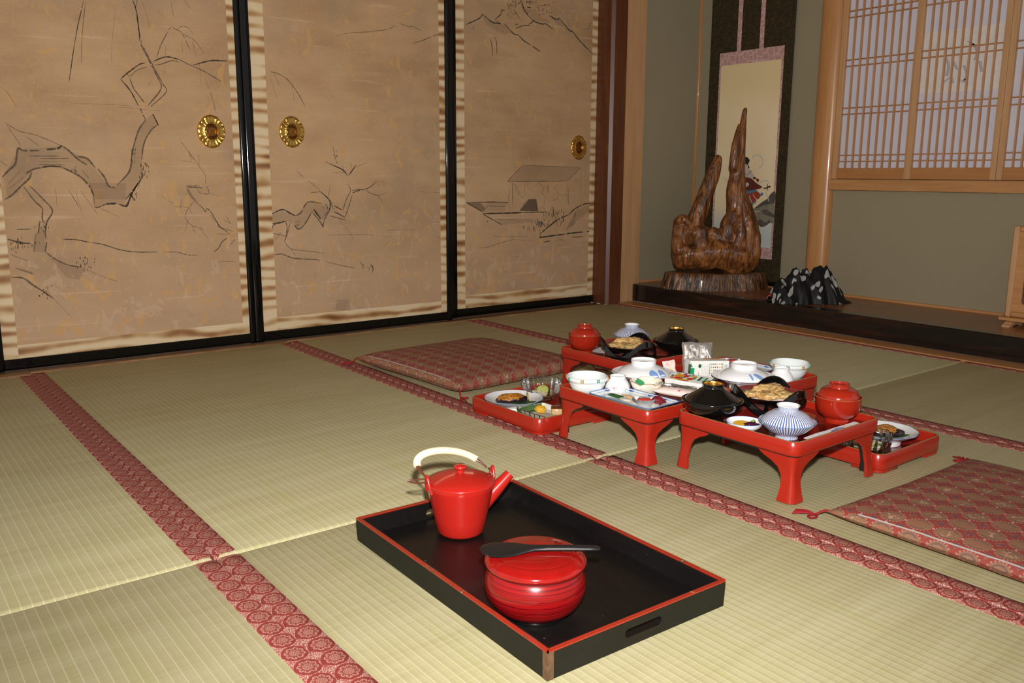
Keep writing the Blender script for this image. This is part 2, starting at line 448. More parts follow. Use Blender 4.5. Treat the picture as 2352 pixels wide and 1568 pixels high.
M['plaster'] = m_plaster(); M['ebony'] = m_ebony(); M['mount'] = m_scroll_mount(); M['pink'] = m_pink(); M['silk'] = m_silk()
M['root'] = m_root(); M['slab'] = m_slab(); M['floral'] = m_floral(); M['shoji_paper'] = m_shoji_paper(); M['stripe'] = m_stripe()
M['tray_in'] = m_black_tray(); M['tray_out'] = m_tray_outer(); M['tray_rim'] = m_tray_rim(); M['tub'] = m_tub(); M['miso'] = m_miso(); M['tempura'] = m_tempura()
M['glass'] = m_glass(); M['foil'] = m_foil('silver_film', (.50, .48, .47), (.72, .70, .70)); M['film'] = m_foil('grey_metal_film', (.25, .215, .19), (.36, .32, .29), .42, 14, .5, .35)
M['frame_lacquer'] = plain('black_frame_lacquer', (.004, .004, .004), .07, 0, .0, .4, .2, 40, .03)
M['black_lacquer'] = plain('black_lacquer', (.004, .004, .004), .09, 0, .5, .5, .2, 40, .03)
M['gold'] = m_foil('chased_gilt_metal', (.62, .34, .07), (.80, .50, .13), .14, 200, .22)
M['gold_dark'] = plain('aged_gilt', (.30, .13, .03), .25, .9)
M['ink_dark'] = plain('ink_dark', (.075, .058, .045), .8, var=.4, scale=90); M['ink_mid'] = plain('ink_mid', (.16, .112, .075), .8, var=.35, scale=90)
M['ink_pale'] = plain('ink_pale', (.29, .195, .12), .8, var=.2, scale=90); M['ink_wash'] = plain('ink_wash', (.30, .215, .155), .8, var=.3, scale=30)
M['pillar'] = wood('dark_stained_cedar', (.085, .025, .010), (.16, .052, .020), 2, 7, .38, .05)
M['hinoki'] = wood('pale_cypress', (.50, .27, .125), (.62, .36, .18), 2, 8, .5)
M['hinoki_x'] = wood('pale_cypress_lengthwise', (.46, .21, .075), (.60, .31, .125), 0, 8, .42, .1)
M['post'] = wood('polished_cypress_post', (.46, .20, .065), (.62, .32, .13), 2, 6, .28, .35)
M['toko'] = wood('polished_alcove_board', (.20, .070, .026), (.31, .12, .046), 0, 7, .3, .12)
M['threshold'] = wood('worn_threshold', (.055, .026, .012), (.15, .075, .032), 1, 12, .5)
M['threshold_lip'] = wood('worn_threshold_edge', (.16, .075, .028), (.40, .22, .095), 1, 30, .5)
M['ceil'] = wood('ceiling_board', (.20, .12, .06), (.30, .19, .10), 1, 8, .6)
M['shoji_wood'] = wood('shoji_lattice_wood', (.46, .23, .12), (.60, .33, .18), 2, 8, .45)
M['shoji_rail'] = wood('shoji_rail_wood', (.40, .17, .055), (.52, .235, .08), 0, 8, .45)
M['walnut'] = wood('streaked_walnut', (.055, .026, .018), (.19, .10, .062), 0, 12, .35, .1, 20)
M['red'] = plain('vermilion_lacquer', (.355, .017, .007), .26, 0, .12, .45, .06, 20, .1)
M['red_floor'] = plain('deep_red_lacquer', (.21, .010, .007), .2, 0, .2, .5, .12, 12, .05)
M['edge'] = plain('worn_brown_edge', (.34, .165, .055), .35, var=.3, scale=120)
M['worn'] = plain('chipped_corner', (.11, .055, .028), .6, var=.85, scale=90)
M['matte_black'] = plain('matte_black', (.010, .009, .009), .42, var=.3)
M['teapot'] = plain('scarlet_enamel', (.38, .014, .009), .22, 0, .25, .5, .05, 30, .05)
M['tub_lid'] = plain('crimson_lacquer', (.24, .005, .004), .12, 0, .6, .5, .25, 55, .03)
M['rattan'] = plain('cream_wrapping', (.84, .72, .50), .4, var=.08, scale=200)
M['brown_wire'] = plain('brown_cane', (.10, .03, .012), .3)
M['porcelain'] = plain('white_porcelain', (.88, .88, .90), .1, 0, .3, .5, .03, 20)
M['celadon'] = plain('pale_blue_white_porcelain', (.80, .85, .85), .1, 0, .3, .5, .04, 40)
M['cream'] = plain('cream_porcelain', (.84, .80, .66), .15, 0, .3)
M['blue'] = plain('cobalt_print', (.06, .13, .45), .15); M['sky'] = plain('pale_blue_print', (.20, .36, .70), .2)
M['maroon'] = plain('maroon_lacquer', (.215, .036, .030), .16, 0, .4, .5, .15, 60)
M['amber'] = plain('amber_lacquer', (.20, .035, .013), .12, 0, .5, .5, .3, 35)
M['red_bowl'] = plain('orange_red_lacquer', (.34, .018, .007), .16, 0, .35, .5, .06, 30, .04)
M['green'] = plain('green_glaze', (.045, .30, .12), .25); M['leaf'] = plain('dark_green_leaf', (.012, .075, .012), .25, 0, .3)
M['dish_green'] = plain('oribe_green_glaze', (.06, .12, .035), .12, 0, .5, .5, .5, 40); M['brown'] = plain('iron_brown', (.045, .016, .009), .2)
M['eggplant'] = plain('eggplant_skin', (.016, .007, .012), .12, 0, .5, .5, .5, 60); M['flesh'] = plain('eggplant_flesh', (.30, .23, .07), .3, var=.4, scale=90)
M['yellow'] = plain('yellow_pickle', (.72, .40, .03), .25, 0, .2); M['purple'] = plain('purple_pickle', (.05, .006, .022), .14, 0, .5)
M['lime'] = plain('lime_flesh', (.50, .52, .13), .2, 0, .3, .5, .3, 200); M['lime_rind'] = plain('lime_rind', (.09, .22, .02), .25)
M['lettuce'] = plain('green_leaves', (.20, .36, .05), .3, 0, .2, .5, .6, 90); M['noodle'] = plain('pale_noodles', (.80, .66, .48), .25, 0, .3, .5, .25, 90)
M['broth'] = plain('amber_broth', (.38, .12, .025), .1, 0, .4); M['onion'] = plain('white_onion', (.62, .57, .46), .22, 0, .3, .5, .2, 80)
M['white_paper'] = plain('white_paper', (.86, .83, .84), .6, var=.06); M['pink_paper'] = plain('pink_check_paper', (.86, .68, .63), .5, var=.06)
M['carton'] = plain('white_carton', (.88, .87, .83), .35, var=.03); M['print_green'] = plain('green_print', (.01, .34, .10), .35); M['print_dark'] = plain('dark_green_print', (.012, .10, .05), .35)
M['print_red'] = plain('red_print', (.60, .03, .015), .35); M['print_orange'] = plain('orange_print', (.78, .28, .02), .35); M['print_yellow'] = plain('yellow_print', (.80, .58, .05), .35)
M['print_purple'] = plain('purple_print', (.28, .06, .28), .35); M['print_grey'] = plain('grey_print', (.25, .25, .24), .4); M['white'] = plain('white_print', (.82, .82, .82), .4)
M['gold_print'] = plain('gold_print', (.50, .33, .06), .3, .3); M['pink_print'] = plain('pink_print', (.70, .22, .26), .3); M['teal'] = plain('teal_print', (.06, .30, .24), .3)
M['grilled'] = plain('grilled_tofu', (.62, .40, .20), .3, var=.3, scale=70); M['sauce'] = plain('brown_sauce', (.12, .030, .008), .1, 0, .6, .5, .4, 80)
M['cord'] = plain('crimson_cord', (.28, .008, .016), .5); M['zip'] = plain('zipper_tape', (.40, .36, .33), .45)
M['skin_paint'] = plain('painted_white', (.62, .52, .46), .7); M['lute'] = plain('painted_brown', (.13, .022, .018), .7); M['robe_red'] = plain('painted_red', (.38, .045, .015), .7)
M['robe_blue'] = plain('painted_blue', (.10, .20, .34), .7); M['paint_black'] = plain('painted_black', (.02, .02, .022), .7); M['paint_rock'] = plain('painted_rock', (.10, .085, .075), .8, var=.7, scale=30)
M['paint_rock2'] = plain('painted_pale_rock', (.24, .22, .15), .8, var=.5, scale=30); M['paint_white'] = plain('painted_pale', (.60, .60, .55), .8)
M['tofu'] = plain('bean_paste', (.66, .60, .48), .3); M['pickle_red'] = plain('red_pickle', (.17, .012, .022), .12, 0, .5)
M['salmon'] = plain('orange_shreds', (.55, .20, .05), .3, var=.4, scale=120); M['patch'] = plain('reflection_tone', (.75, .70, .66), .8)
M['patch_marks'] = plain('reflection_mark_tone', (.44, .42, .46), .8)  # pale patch and its marks: a window reflection put into colour

def veil(key, a):
    b = M[key].node_tree.nodes['Principled BSDF']; b.inputs['Alpha'].default_value = a; b.inputs['Specular IOR Level'].default_value = .05
veil('ink_wash', .17); veil('ink_pale', .62); veil('ink_mid', .80); veil('ink_dark', .90)
for k_ in ('ink_wash',): M[k_].node_tree.nodes['Principled BSDF'].inputs['Roughness'].default_value = .9
# ------------------------------------------------------------------ floor of tatami mats
YB = 3.33; ZT = 0.092; XS = -0.02                         # back wall, alcove floor height, alcove side wall
floor = struct('floor', MB().box(-.30, 5.6, -2.0, 2.75, -.10, -.042), M['threshold'])
CY = [-1.815, -.908, 0.0, .91, 1.806, 2.728]; RX = [0.0, 1.797, 3.61, 5.42]; HW = .0392
X0 = [.050, .042, .016, .0, .0]
def mat_mesh(L, W):
    """ridged rush cover with soft folded ends"""
    mb = MB(); per = .0155; n = int(W/per/2); ys = []
    for k in range(-n-1, n+1):
        for q, h in ((0, -.00025), (.14, .0), (.5, .0002), (.86, .0)):
            y = (k+.5+q)*per
            if abs(y) < W/2-.006: ys.append((y, h))
    ys = [(-W/2, -.010), (-W/2+.004, -.0015)] + ys + [(W/2-.004, -.0015), (W/2, -.010)]
    xs = [(-L/2, -.040), (-L/2, -.007), (-L/2+.003, -.002), (-L/2+.009, 0), (0, 0), (L/2-.009, 0), (L/2-.003, -.002), (L/2, -.007), (L/2, -.040)]
    rings = [[(x, y, zx+(h if zx > -.03 else 0)) for y, h in ys] for x, zx in xs]
    return mb.loft(rings, False)
mesh_cache = {}
for i in range(len(RX)-1):
    for j in range(len(CY)-1):
        xa0 = RX[i] if i else X0[j]; L = RX[i+1]-xa0-.0016; W = CY[j+1]-CY[j]-.0012; cx = (xa0+RX[i+1])/2; cy = (CY[j]+CY[j+1])/2
        key = round(L, 3), round(W, 3)
        if key in mesh_cache:
            t = bpy.data.objects.new('tatami_mat', mesh_cache[key]); COL.objects.link(t); t.parent = floor
        else:
            t = obj('tatami_mat', mat_mesh(L, W), M['tatami'], floor, 60); mesh_cache[key] = t.data
        t.location = (cx, cy, rnd.uniform(-.0008, .0))
        for s in (-1, 1):
            k2 = ('heri', round(L, 3))
            if k2 not in mesh_cache:
                mb = MB(); rows = []
                for x in [(-L/2-.0003)] + [(-L/2+.012+(L-.024)*q/40) for q in range(41)] + [(L/2+.0003)]:
                    e = 0 if abs(x) < L/2-.006 else -.006
                    rows.append([(x, -HW/2, -.001+e), (x, -HW/2+.0015, .0012+e), (x, 0, .0016+e), (x, HW/2-.0025, .0010+e), (x, HW/2, -.004+e)])
                h = obj('border_cloth', mb.loft(rows, False), M['heri'], t, 60); mesh_cache[k2] = h.data
            else:
                h = bpy.data.objects.new('border_cloth', mesh_cache[k2]); COL.objects.link(h); h.parent = t
            h.location = (rnd.uniform(-.01, .01)*0, s*(W/2-HW/2+.0002), 0); h.rotation_euler = (0, 0, 0 if s > 0 else pi)

# threshold of the sliding doors: grooved board with a worn lip
mb = MB()
for x0, x1, z in ((-.020, -.012, .0005), (-.034, -.020, -.002), (-.073, -.034, -.005), (-.080, -.073, .0), (-.115, -.080, -.005), (-.15, -.115, .0)):
    mb.box(x0, x1, -2.0, 2.66, -.041, z)
thr = struct('trim_1', mb, M['threshold']); thr['label'] = 'worn brown grooved sill under the painted sliding doors'
for j in range(5):
    obj('worn_lip', MB().bbox(-.014, X0[j]-.0006, CY[j], CY[j+1] if j < 4 else 2.64, -.041, .003, .002), M['threshold_lip'], thr)

# ------------------------------------------------------------------ painted sliding doors
def ribbon(mb, pts, wid, mi, x, rough=.35, taper=True, skip=.03):
    """brush stroke: pts are (y, z) on the sheet"""
    P = catmull([(p[0], p[1], 0) for p in pts], 7); n = len(P)
    if n < 2: return
    cur = []
    def flush():
        if len(cur) > 1:
            k = len(cur); vs = [a for c in cur for a in c]
            mb.add(vs, [(2*i, 2*i+1, 2*i+3, 2*i+2) for i in range(k-1)], mi)
        cur.clear()
    for i, p in enumerate(P):
        t = (P[min(i+1, n-1)]-P[max(i-1, 0)])
        if t.length < 1e-9: continue
        t.normalize(); nv = Vector((-t.y, t.x, 0)); s = i/(n-1)
        wv = wid/2*(1+rnd.uniform(-rough, rough))*((.45+.55*min(1, s*7, (1-s)*7+.15)) if taper else 1)
        cur.append([(x, p.x+nv.x*wv, p.y+nv.y*wv), (x, p.x-nv.x*wv, p.y-nv.y*wv)])
        if rnd.random() < skip*.4 and i > 2: flush()
    flush()
INK = [M['ink_dark'], M['ink_mid'], M['ink_pale'], M['ink_wash']]
def paint(name, sheet, X, groups, washes=(), ticks=()):
    """groups: (x0, y0, scale, strokes); every stroke is (width, tone, points...)"""
    mb = MB()
    def P(g, q): v = at(g[0]+q[0]/g[2], g[1]+q[1]/g[2], 0, X); return (v.y, v.z)
    for wi, (g, poly) in enumerate(washes):
        pts = [P(g, q) for q in poly[1:]]
        bmw = bmesh.new(); vs = [bmw.verts.new((X-.00035+.00003*wi, *q)) for q in pts]; fc = bmw.faces.new(vs)
        tr = bmesh.ops.triangulate(bmw, faces=[fc])['faces']; bmw.verts.index_update()
        mb.add([v.co for v in bmw.verts], [[v.index for v in f.verts] for f in bmw.faces], poly[0]); bmw.free()
    for g in groups:
        for s in g[3]:
            pts = [P(g, q) for q in s[2:]]
            a, b = P(g, (0, 0)), P(g, (100, 0)); sc = abs(b[0]-a[0])/100*1.15
            ribbon(mb, pts, s[0]*sc, s[1], X)
    for g, cx, cy, rx, ry, n, ln, tone in ticks:
        a, b = P(g, (0, 0)), P(g, (100, 0)); sc = abs(b[0]-a[0])/100
        for _ in range(n):
            q = (cx+rnd.gauss(0, rx/2), cy+rnd.gauss(0, ry/2)); an = rnd.uniform(-.5, .9)
            d = (ln*sin(an)*.5, ln*cos(an))
            ribbon(mb, [P(g, q), P(g, (q[0]+d[0]*.5, q[1]+d[1]*.5)), P(g, (q[0]+d[0], q[1]+d[1]))], 5*sc, tone, X, skip=0)
    return obj(name, mb, INK, sheet, 0)
def door(name, label, X, y0, y1, L, Rr, py0, py1, pz0, lip_side=0):
    """X: front face; L, Rr: stile widths; py0..py1, pz0: the painted sheet"""
    d = struct(name); d['label'] = label; d.location = (0, 0, 0)
    H = 1.80; zb = .040
    obj('panel_core', MB().box(X-.020, X-.012, y0+.004, y1-.004, .012, H-.004), M['hinoki'], d)
    for a, b in ((y0, y0+L), (y1-Rr, y1)):
        rings = []
        for z in (.002, H):
            rings.append([(X-.024, a, z), (X-.003, a, z), (X-.0003, a+.003, z), (X, (a+b)/2, z), (X-.0003, b-.003, z), (X-.003, b, z), (X-.024, b, z)])
        obj('stile', MB().loft(rings, True, True, True), M['frame_lacquer'], d, 50)
    obj('rail', MB().bbox(X-.022, X-.001, y0+L, y1-Rr, .004, zb, .0012), M['frame_lacquer'], d)
    obj('rail', MB().bbox(X-.022, X-.001, y0+L, y1-Rr, H-.035, H, .0012), M['black_lacquer'], d)
    xs = X-.009
    for a, b, c, e in ((y0+L, py0, zb, H-.035), (py1, y1-Rr, zb, H-.035), (py0, py1, zb, pz0), (py0, py1, H-.09, H-.035)):
        if b > a: obj('border_strip', MB().box(X-.012, xs, a, b, c, e), M['border'], d)
    sh = obj('painted_paper', MB().box(X-.012, xs+.0003, py0, py1, pz0, H-.09), M['paper'], d)
    return d, sh, xs+.0008
def pull(d, X, y, z, sy, sz, n_small=3):
    """gilt recessed finger pull with a lobed plate"""
    seg = 96
    def rf(t):
        k = abs(cos(2*t)); return .90 + .10*k**.5 + (.035*abs(sin(10*t)) if k < .62 else 0)
    prof = [(1.0, -.001, 1), (1.0, .0025, 1), (.93, .0055, 1), (.78, .0045, .8), (.60, .0050, .5), (.53, .0060, 0), (.49, .0066, 0), (.455, .0050, 0)]
    rings = []
    for r, x, kk in prof:
        ring = []
        for j in range(seg):
            t = 2*pi*j/seg; q = r*((1-kk)+kk*rf(t)); rid = .0030*kk*sin(10*t)**2*(1 if abs(cos(2*t)) < .62 else .25)
            ring.append((X+x+(rid if .55 < r < .97 else 0), y+sy*q*cos(t), z+sz*q*sin(t)))
        rings.append(ring)
    p = obj('door_pull', MB().loft(rings), M['gold'], d, 50)
    cup = []
    for r, x in ((.46, .0050), (.44, .0012), (.40, -.0005), (.30, .0003), (.28, .0014), (.2, .0006), (.1, .0018), (.0001, .002)):
        cup.append([(X+x, y+sy*r*cos(2*pi*j/48)*(1+.10*(cos(6*2*pi*j/48) if .15 < r < .35 else 0)), z+sz*r*sin(2*pi*j/48)) for j in range(48)])
    obj('pull_cup', MB().loft(cup), M['gold_dark'], p, 40)
XF, XR = -.046, -.082
def yy(x, y, X): return at(x, y, 0, X).y
m0, m1, m2 = yy(2, 836, XF), yy(588, 775, XF), yy(1040, 724, XF); a1, a2, a3, a4, a5, a6 = yy(11, 836, XF), yy(576.5, 766, XF), yy(607, 762, XF), yy(1029, 717, XF), yy(1052, 715, XR), yy(1367, 675, XR)
d1, s1, x1 = door('door_1', 'sliding door painted with a large gnarled willow, gilt pull at its right', XF, m0-.02, m1-.0008, a1-m0+.02, m1-a2, yy(42, 797, XF), yy(541, 400, XF), .085)
d2, s2, x2 = door('door_2', 'sliding door painted with a small plum branch, gilt pull at its left', XF, m1+.0008, m2, a3-m1, m2-a4, yy(623, 400, XF), yy(1013, 400, XF), .092)
d3, s3, x3 = door('door_3', 'sliding door painted with a roofed boat and mountains beside the dark pillar', XR, a5-.09, a6+.026, .09, .026, yy(1070, 400, XR), yy(1357, 400, XR), .100)
d4, s4, x4 = door('door_4', 'sliding door at the left edge with only its black stile in view', XR, m0-.95, m0+.01, .03, .03, m0-.86, m0-.09, .083)
for d_, x_, u_, v_ in ((d1, x1, 485, 302), (d2, x2, 670, 303), (d3, x3, 1329, 339)): pc = at(u_, v_, 0, x_); pull(d_, x_, pc.y, pc.z, .052, .0600)
A1 = (0, 0, 3.408); A2 = (0, 420, 3.408)
st1 = [(14, 1, (20, 1385), (60, 1340), (120, 1280), (140, 1165), (185, 1178), (310, 1178)), (15, 0, (365, 1170), (445, 1162), (485, 1140)), (12, 1, (485, 1140), (540, 1180), (610, 1245), (680, 1290)),
 (13, 1, (605, 1225), (680, 1240), (745, 1310)), (13, 1, (765, 1320), (820, 1390), (850, 1455), (905, 1470)), (13, 1, (40, 1560), (100, 1520), (170, 1450), (225, 1400), (250, 1345)),
 (12, 1, (200, 1360), (260, 1325), (320, 1312)), (14, 0, (330, 1308), (400, 1300), (480, 1305)), (12, 1, (480, 1305), (560, 1345), (640, 1390), (700, 1460), (735, 1530)),
 (12, 1, (915, 1450), (1000, 1360), (1025, 1300), (1030, 1230), (1045, 1150), (1070, 1060), (1095, 1000), (1140, 940)), (9, 1, (1140, 940), (1095, 845)), (9, 0, (1085, 830), (1020, 710), (945, 620)),
 (10, 0, (945, 618), (1000, 570), (1090, 505), (1135, 492)), (10, 0, (1200, 480), (1300, 445), (1400, 465)), (8, 1, (1400, 465), (1490, 510), (1600, 560), (1735, 640)), (10, 0, (1510, 510), (1650, 475), (1780, 478)),
 (8, 1, (1215, 510), (1270, 500), (1340, 475), (1400, 485)), (9, 1, (1015, 610), (1045, 690), (1090, 750), (1130, 805)), (9, 2, (1010, 605), (1075, 550), (1150, 525)), (7, 2, (995, 560), (1005, 600)),
 (14, 1, (985, 1560), (1050, 1480), (1115, 1380), (1100, 1345)), (10, 1, (1110, 1250), (1120, 1150), (1145, 1080), (1190, 1010), (1240, 975)), (12, 0, (1240, 980), (1215, 930), (1195, 890)),
 (7, 0, (1040, 0), (1060, 60), (1075, 120), (1085, 220), (1095, 330)), (5, 0, (1075, 0), (1062, 70), (1085, 220), (1110, 350)), (8, 0, (1100, 345), (1140, 420), (1195, 530)), (9, 1, (1195, 530), (1235, 610), (1260, 695), (1160, 825)),
 (8, 1, (1120, 360), (1200, 520), (1270, 650), (1300, 720), (1180, 835)), (6, 0, (655, 0), (630, 110), (605, 220), (570, 430), (555, 540), (540, 640)), (4, 1, (670, 10), (645, 250), (637, 490)), (2.5, 2, (905, 80), (880, 300), (870, 480)),
 (2.5, 2, (1110, 10), (1150, 120), (1170, 230)), (2.5, 1, (1335, 0), (1360, 130)), (2.5, 1, (1440, 0), (1495, 70)), (6, 1, (1225, 455), (1260, 350), (1335, 210)), (5, 1, (1335, 210), (1390, 235), (1430, 270), (1490, 395)),
 (4, 1, (1430, 265), (1520, 315), (1600, 415)), (3.5, 1, (1375, 235), (1430, 205), (1480, 225), (1510, 265)), (3, 1, (1505, 315), (1535, 435)), (3.5, 1, (1605, 615), (1660, 760), (1690, 885)), (2.5, 2, (1560, 480), (1575, 660)),
 (2.5, 2, (1300, 350), (1295, 440)), (2.5, 2, (1425, 330), (1430, 420)), (3, 2, (1290, 520), (1285, 590)), (2.5, 2, (1190, 620), (1150, 690)), (5, 1, (40, 960), (150, 1025), (290, 1060), (480, 1140)), (3.5, 1, (50, 975), (110, 1060), (170, 1150)),
 (3.5, 1, (200, 1065), (310, 1145)), (2.5, 1, (0, 675), (70, 740), (130, 840)), (4, 1, (1405, 1090), (1500, 1220), (1560, 1300), (1610, 1380), (1605, 1440)), (3, 1, (1555, 1205), (1560, 1290)), (3, 1, (1420, 1255), (1520, 1275)), (3, 1, (1480, 1180), (1500, 1265)),
 (5, 0, (215, 1220), (460, 1222)), (5, 1, (300, 1285), (510, 1290)), (4, 1, (320, 1240), (540, 1240)), (5, 2, (60, 1440), (160, 1340)), (5, 2, (70, 1480), (190, 1380)), (4, 2, (300, 1265), (480, 1265)), (6, 2, (640, 1330), (700, 1400)),
 (3, 2, (560, 810), (900, 818), (1040, 835)), (3, 2, (900, 835), (1180, 862), (1260, 868)), (4, 1, (0, 1258), (60, 1300)), (4, 2, (1120, 1320), (1080, 1480)), (4, 2, (1060, 1180), (1050, 1290))]
st2 = [(7, 0, (1460, 30), (1585, 40)), (7, 1, (1460, 22), (1560, 24)), (5, 1, (1545, 45), (1570, 80), (1635, 82), (1618, 25)), (6, 1, (1460, 35), (1490, 100), (1530, 145)), (6, 0, (1530, 145), (1580, 190), (1610, 225), (1620, 200), (1660, 240), (1720, 340), (1760, 370), (1800, 400)), (5, 1, (1470, 40), (1505, 105), (1545, 150)),
 (4, 1, (1525, 140), (1480, 190), (1450, 265), (1500, 330), (1560, 350), (1590, 362)), (3, 1, (1500, 330), (1530, 400)), (2.5, 1, (1560, 350), (1630, 440)), (3, 1, (1475, 190), (1350, 185)), (2.5, 1, (1265, 100), (1350, 160)), (3, 1, (1480, 195), (1500, 240)), (2.5, 1, (1470, 290), (1450, 375)), (2.5, 1, (1420, 130), (1410, 210)), (2.5, 1, (1635, 80), (1730, 105)),
 (3, 1, (1690, 400), (1795, 400)), (4, 1, (1750, 290), (1825, 325)), (3, 1, (1770, 260), (1800, 310)), (7, 0, (1780, 430), (1740, 460), (1710, 510), (1675, 540)), (5, 1, (1840, 440), (1795, 500)), (5, 1, (1640, 245), (1700, 310), (1720, 345), (1830, 380)),
 (10, 1, (185, 30), (270, 140), (330, 200), (330, 270), (340, 310)), (11, 1, (230, 20), (330, 120), (410, 215), (370, 300), (355, 380), (360, 440)), (8, 1, (310, 300), (300, 400)), (10, 2, (280, 400), (265, 540)), (9, 1, (365, 460), (355, 540)), (9, 1, (355, 540), (440, 600), (530, 640), (640, 660)),
 (4, 2, (680, 680), (800, 730), (930, 775)), (7, 0, (130, 365), (190, 362), (245, 362)), (14, 1, (60, 440), (150, 465), (240, 475)), (7, 0, (495, 440), (600, 445), (700, 465)), (7, 0, (700, 465), (800, 480), (930, 520), (1060, 540), (1230, 540)), (6, 1, (1280, 540), (1390, 542), (1450, 560), (1545, 568)),
 (4, 0, (1715, 612), (1840, 615)), (12, 2, (120, 665), (260, 710)), (12, 1, (90, 738), (180, 745), (260, 800), (340, 850), (420, 905)), (3, 2, (420, 905), (560, 1050)), (10, 1, (740, 190), (770, 190), (830, 165)), (14, 0, (830, 165), (910, 160)), (14, 0, (930, 165), (985, 182), (1010, 140), (1040, 70), (1080, 0)),
 (4, 1, (540, 55), (620, 190)), (2.5, 1, (630, 60), (770, 250)), (2.5, 2, (590, 60), (640, 230)), (2.5, 2, (435, 20), (445, 190)), (2.5, 1, (780, 195), (930, 265)), (9, 2, (700, 0), (730, 100), (740, 185)), (5, 2, (80, 560), (220, 610))]
wash1 = [(A1, [3, (25, 1385), (140, 1170), (485, 1145), (690, 1250), (850, 1455), (905, 1470), (1000, 1360), (1045, 1150), (1095, 1000), (1140, 940), (1190, 890), (1235, 975), (1145, 1080), (1110, 1250), (1100, 1350), (1110, 1385), (990, 1560), (740, 1560), (700, 1460), (560, 1345), (400, 1305), (260, 1330), (60, 1540)]),
         (A2, [3, (700, 0), (985, 0), (985, 175), (830, 165), (750, 185)]), (A2, [3, (360, 545), (530, 640), (660, 670), (620, 760), (520, 740)]), (A2, [3, (270, 410), (350, 300), (355, 540), (270, 540)])]
paint('ink_painting', s1, x1, [(*A1, st1), (*A2, st2)], wash1, [(A1, 1120, 1305, 60, 60, 16, 26, 0), (A1, 1030, 1205, 30, 60, 8, 22, 0), (A1, 575, 1325, 40, 30, 8, 22, 1), (A2, 1045, 95, 40, 40, 12, 24, 0), (A2, 655, 620, 90, 60, 26, 18, 0), (A2, 340, 850, 60, 50, 12, 18, 0), (A2, 150, 470, 130, 50, 26, 26, 1), (A2, 360, 330, 60, 50, 12, 22, 1)])
B1 = (560, 0, 3.92); B2 = (560, 380, 3.734)
st3 = [(4, 1, (830, 325), (960, 295), (1100, 288), (1250, 272), (1320, 255), (1365, 225)), (4, 1, (1390, 205), (1480, 238), (1520, 238), (1600, 278)), (6, 1, (1520, 390), (1620, 360), (1730, 315), (1780, 315)), (6, 1, (240, 645), (300, 660), (380, 705), (430, 760), (500, 860), (550, 955)),
 (2.5, 2, (430, 770), (455, 900)), (2.5, 1, (270, 650), (320, 775)), (2.5, 2, (240, 700), (300, 890)), (3.5, 1, (800, 1310), (815, 1380), (830, 1450)), (5, 0, (735, 1455), (820, 1495), (880, 1525), (915, 1560)), (5, 0, (1015, 1480), (955, 1560)), (3, 1, (810, 1555), (900, 1550)), (3, 1, (890, 1490), (895, 1530)), (3, 1, (1110, 1460), (1010, 1505)), (3, 1, (965, 1460), (968, 1520)), (3, 1, (840, 1390), (826, 1430))]
st4 = [(6, 0, (770, 0), (855, 40), (890, 90)), (6, 0, (955, 10), (900, 85)), (6, 1, (890, 155), (915, 215), (880, 290), (850, 385)), (6, 1, (930, 250), (900, 350), (870, 440)), (6, 0, (930, 215), (1000, 205), (1040, 205), (1090, 180), (1130, 145)), (6, 0, (930, 235), (1000, 210)), (4, 1, (1040, 205), (1090, 240), (1150, 260), (1190, 320)), (3, 1, (1090, 240), (1160, 255), (1220, 235)),
 (9, 0, (240, 415), (330, 378), (400, 410), (440, 430)), (9, 1, (440, 430), (490, 405), (550, 315), (670, 325)), (8, 0, (240, 500), (310, 490), (360, 475)), (7, 1, (360, 480), (372, 540), (360, 610)), (6, 1, (400, 480), (372, 590), (345, 655)), (4, 1, (345, 655), (400, 710), (470, 725), (690, 750)), (3, 1, (400, 710), (440, 775)), (8, 0, (430, 510), (475, 545), (530, 490), (580, 405)),
 (7, 0, (580, 390), (660, 490), (680, 530)), (13, 0, (600, 375), (660, 460)), (6, 1, (680, 530), (690, 470), (740, 380)), (8, 0, (740, 380), (735, 300), (660, 225)), (4, 0, (660, 225), (620, 228), (575, 230)), (6, 1, (765, 370), (742, 300)), (3.5, 1, (660, 225), (600, 165), (555, 135)), (3, 1, (725, 265), (745, 160)), (7, 0, (775, 345), (840, 380)), (7, 0, (775, 395), (870, 445)), (6, 1, (735, 430), (880, 470)), (6, 1, (690, 430), (740, 375)),
 (2.5, 2, (820, 470), (900, 560), (950, 650)), (4, 1, (250, 580), (360, 605)), (3, 1, (270, 640), (320, 570)), (7, 1, (260, 765), (330, 760), (430, 795), (600, 805), (650, 812)), (6, 2, (700, 825), (830, 855), (960, 880)), (2.5, 1, (720, 597), (1040, 592), (1120, 605)), (2.5, 2, (1220, 555), (1480, 550)), (2.5, 2, (1180, 610), (1300, 612)), (2.5, 2, (1500, 225), (1680, 232)), (2.5, 2, (1600, 485), (1680, 485)), (3.5, 1, (450, 40), (510, 100)), (7, 1, (245, 540), (255, 510), (310, 492)), (4, 1, (700, 345), (740, 380))]
wash2 = [(B2, [3, (245, 420), (330, 385), (440, 435), (550, 320), (670, 330), (740, 390), (690, 470), (590, 400), (475, 540), (400, 480), (245, 498)]), (B2, [3, (780, 1240), (800, 1150), (900, 1150), (920, 1245)])]
paint('ink_painting', s2, x2, [(*B1, st3), (*B2, st4)], wash2, [(B2, 1085, 860, 90, 40, 10, 45, 1), (B2, 720, 345, 60, 40, 8, 20, 1), (B2, 470, 495, 40, 30, 8, 16, 1), (B1, 830, 1400, 20, 60, 6, 20, 1)])
C1 = (1020, 0, 4.355); C2 = (1020, 340, 3.92)
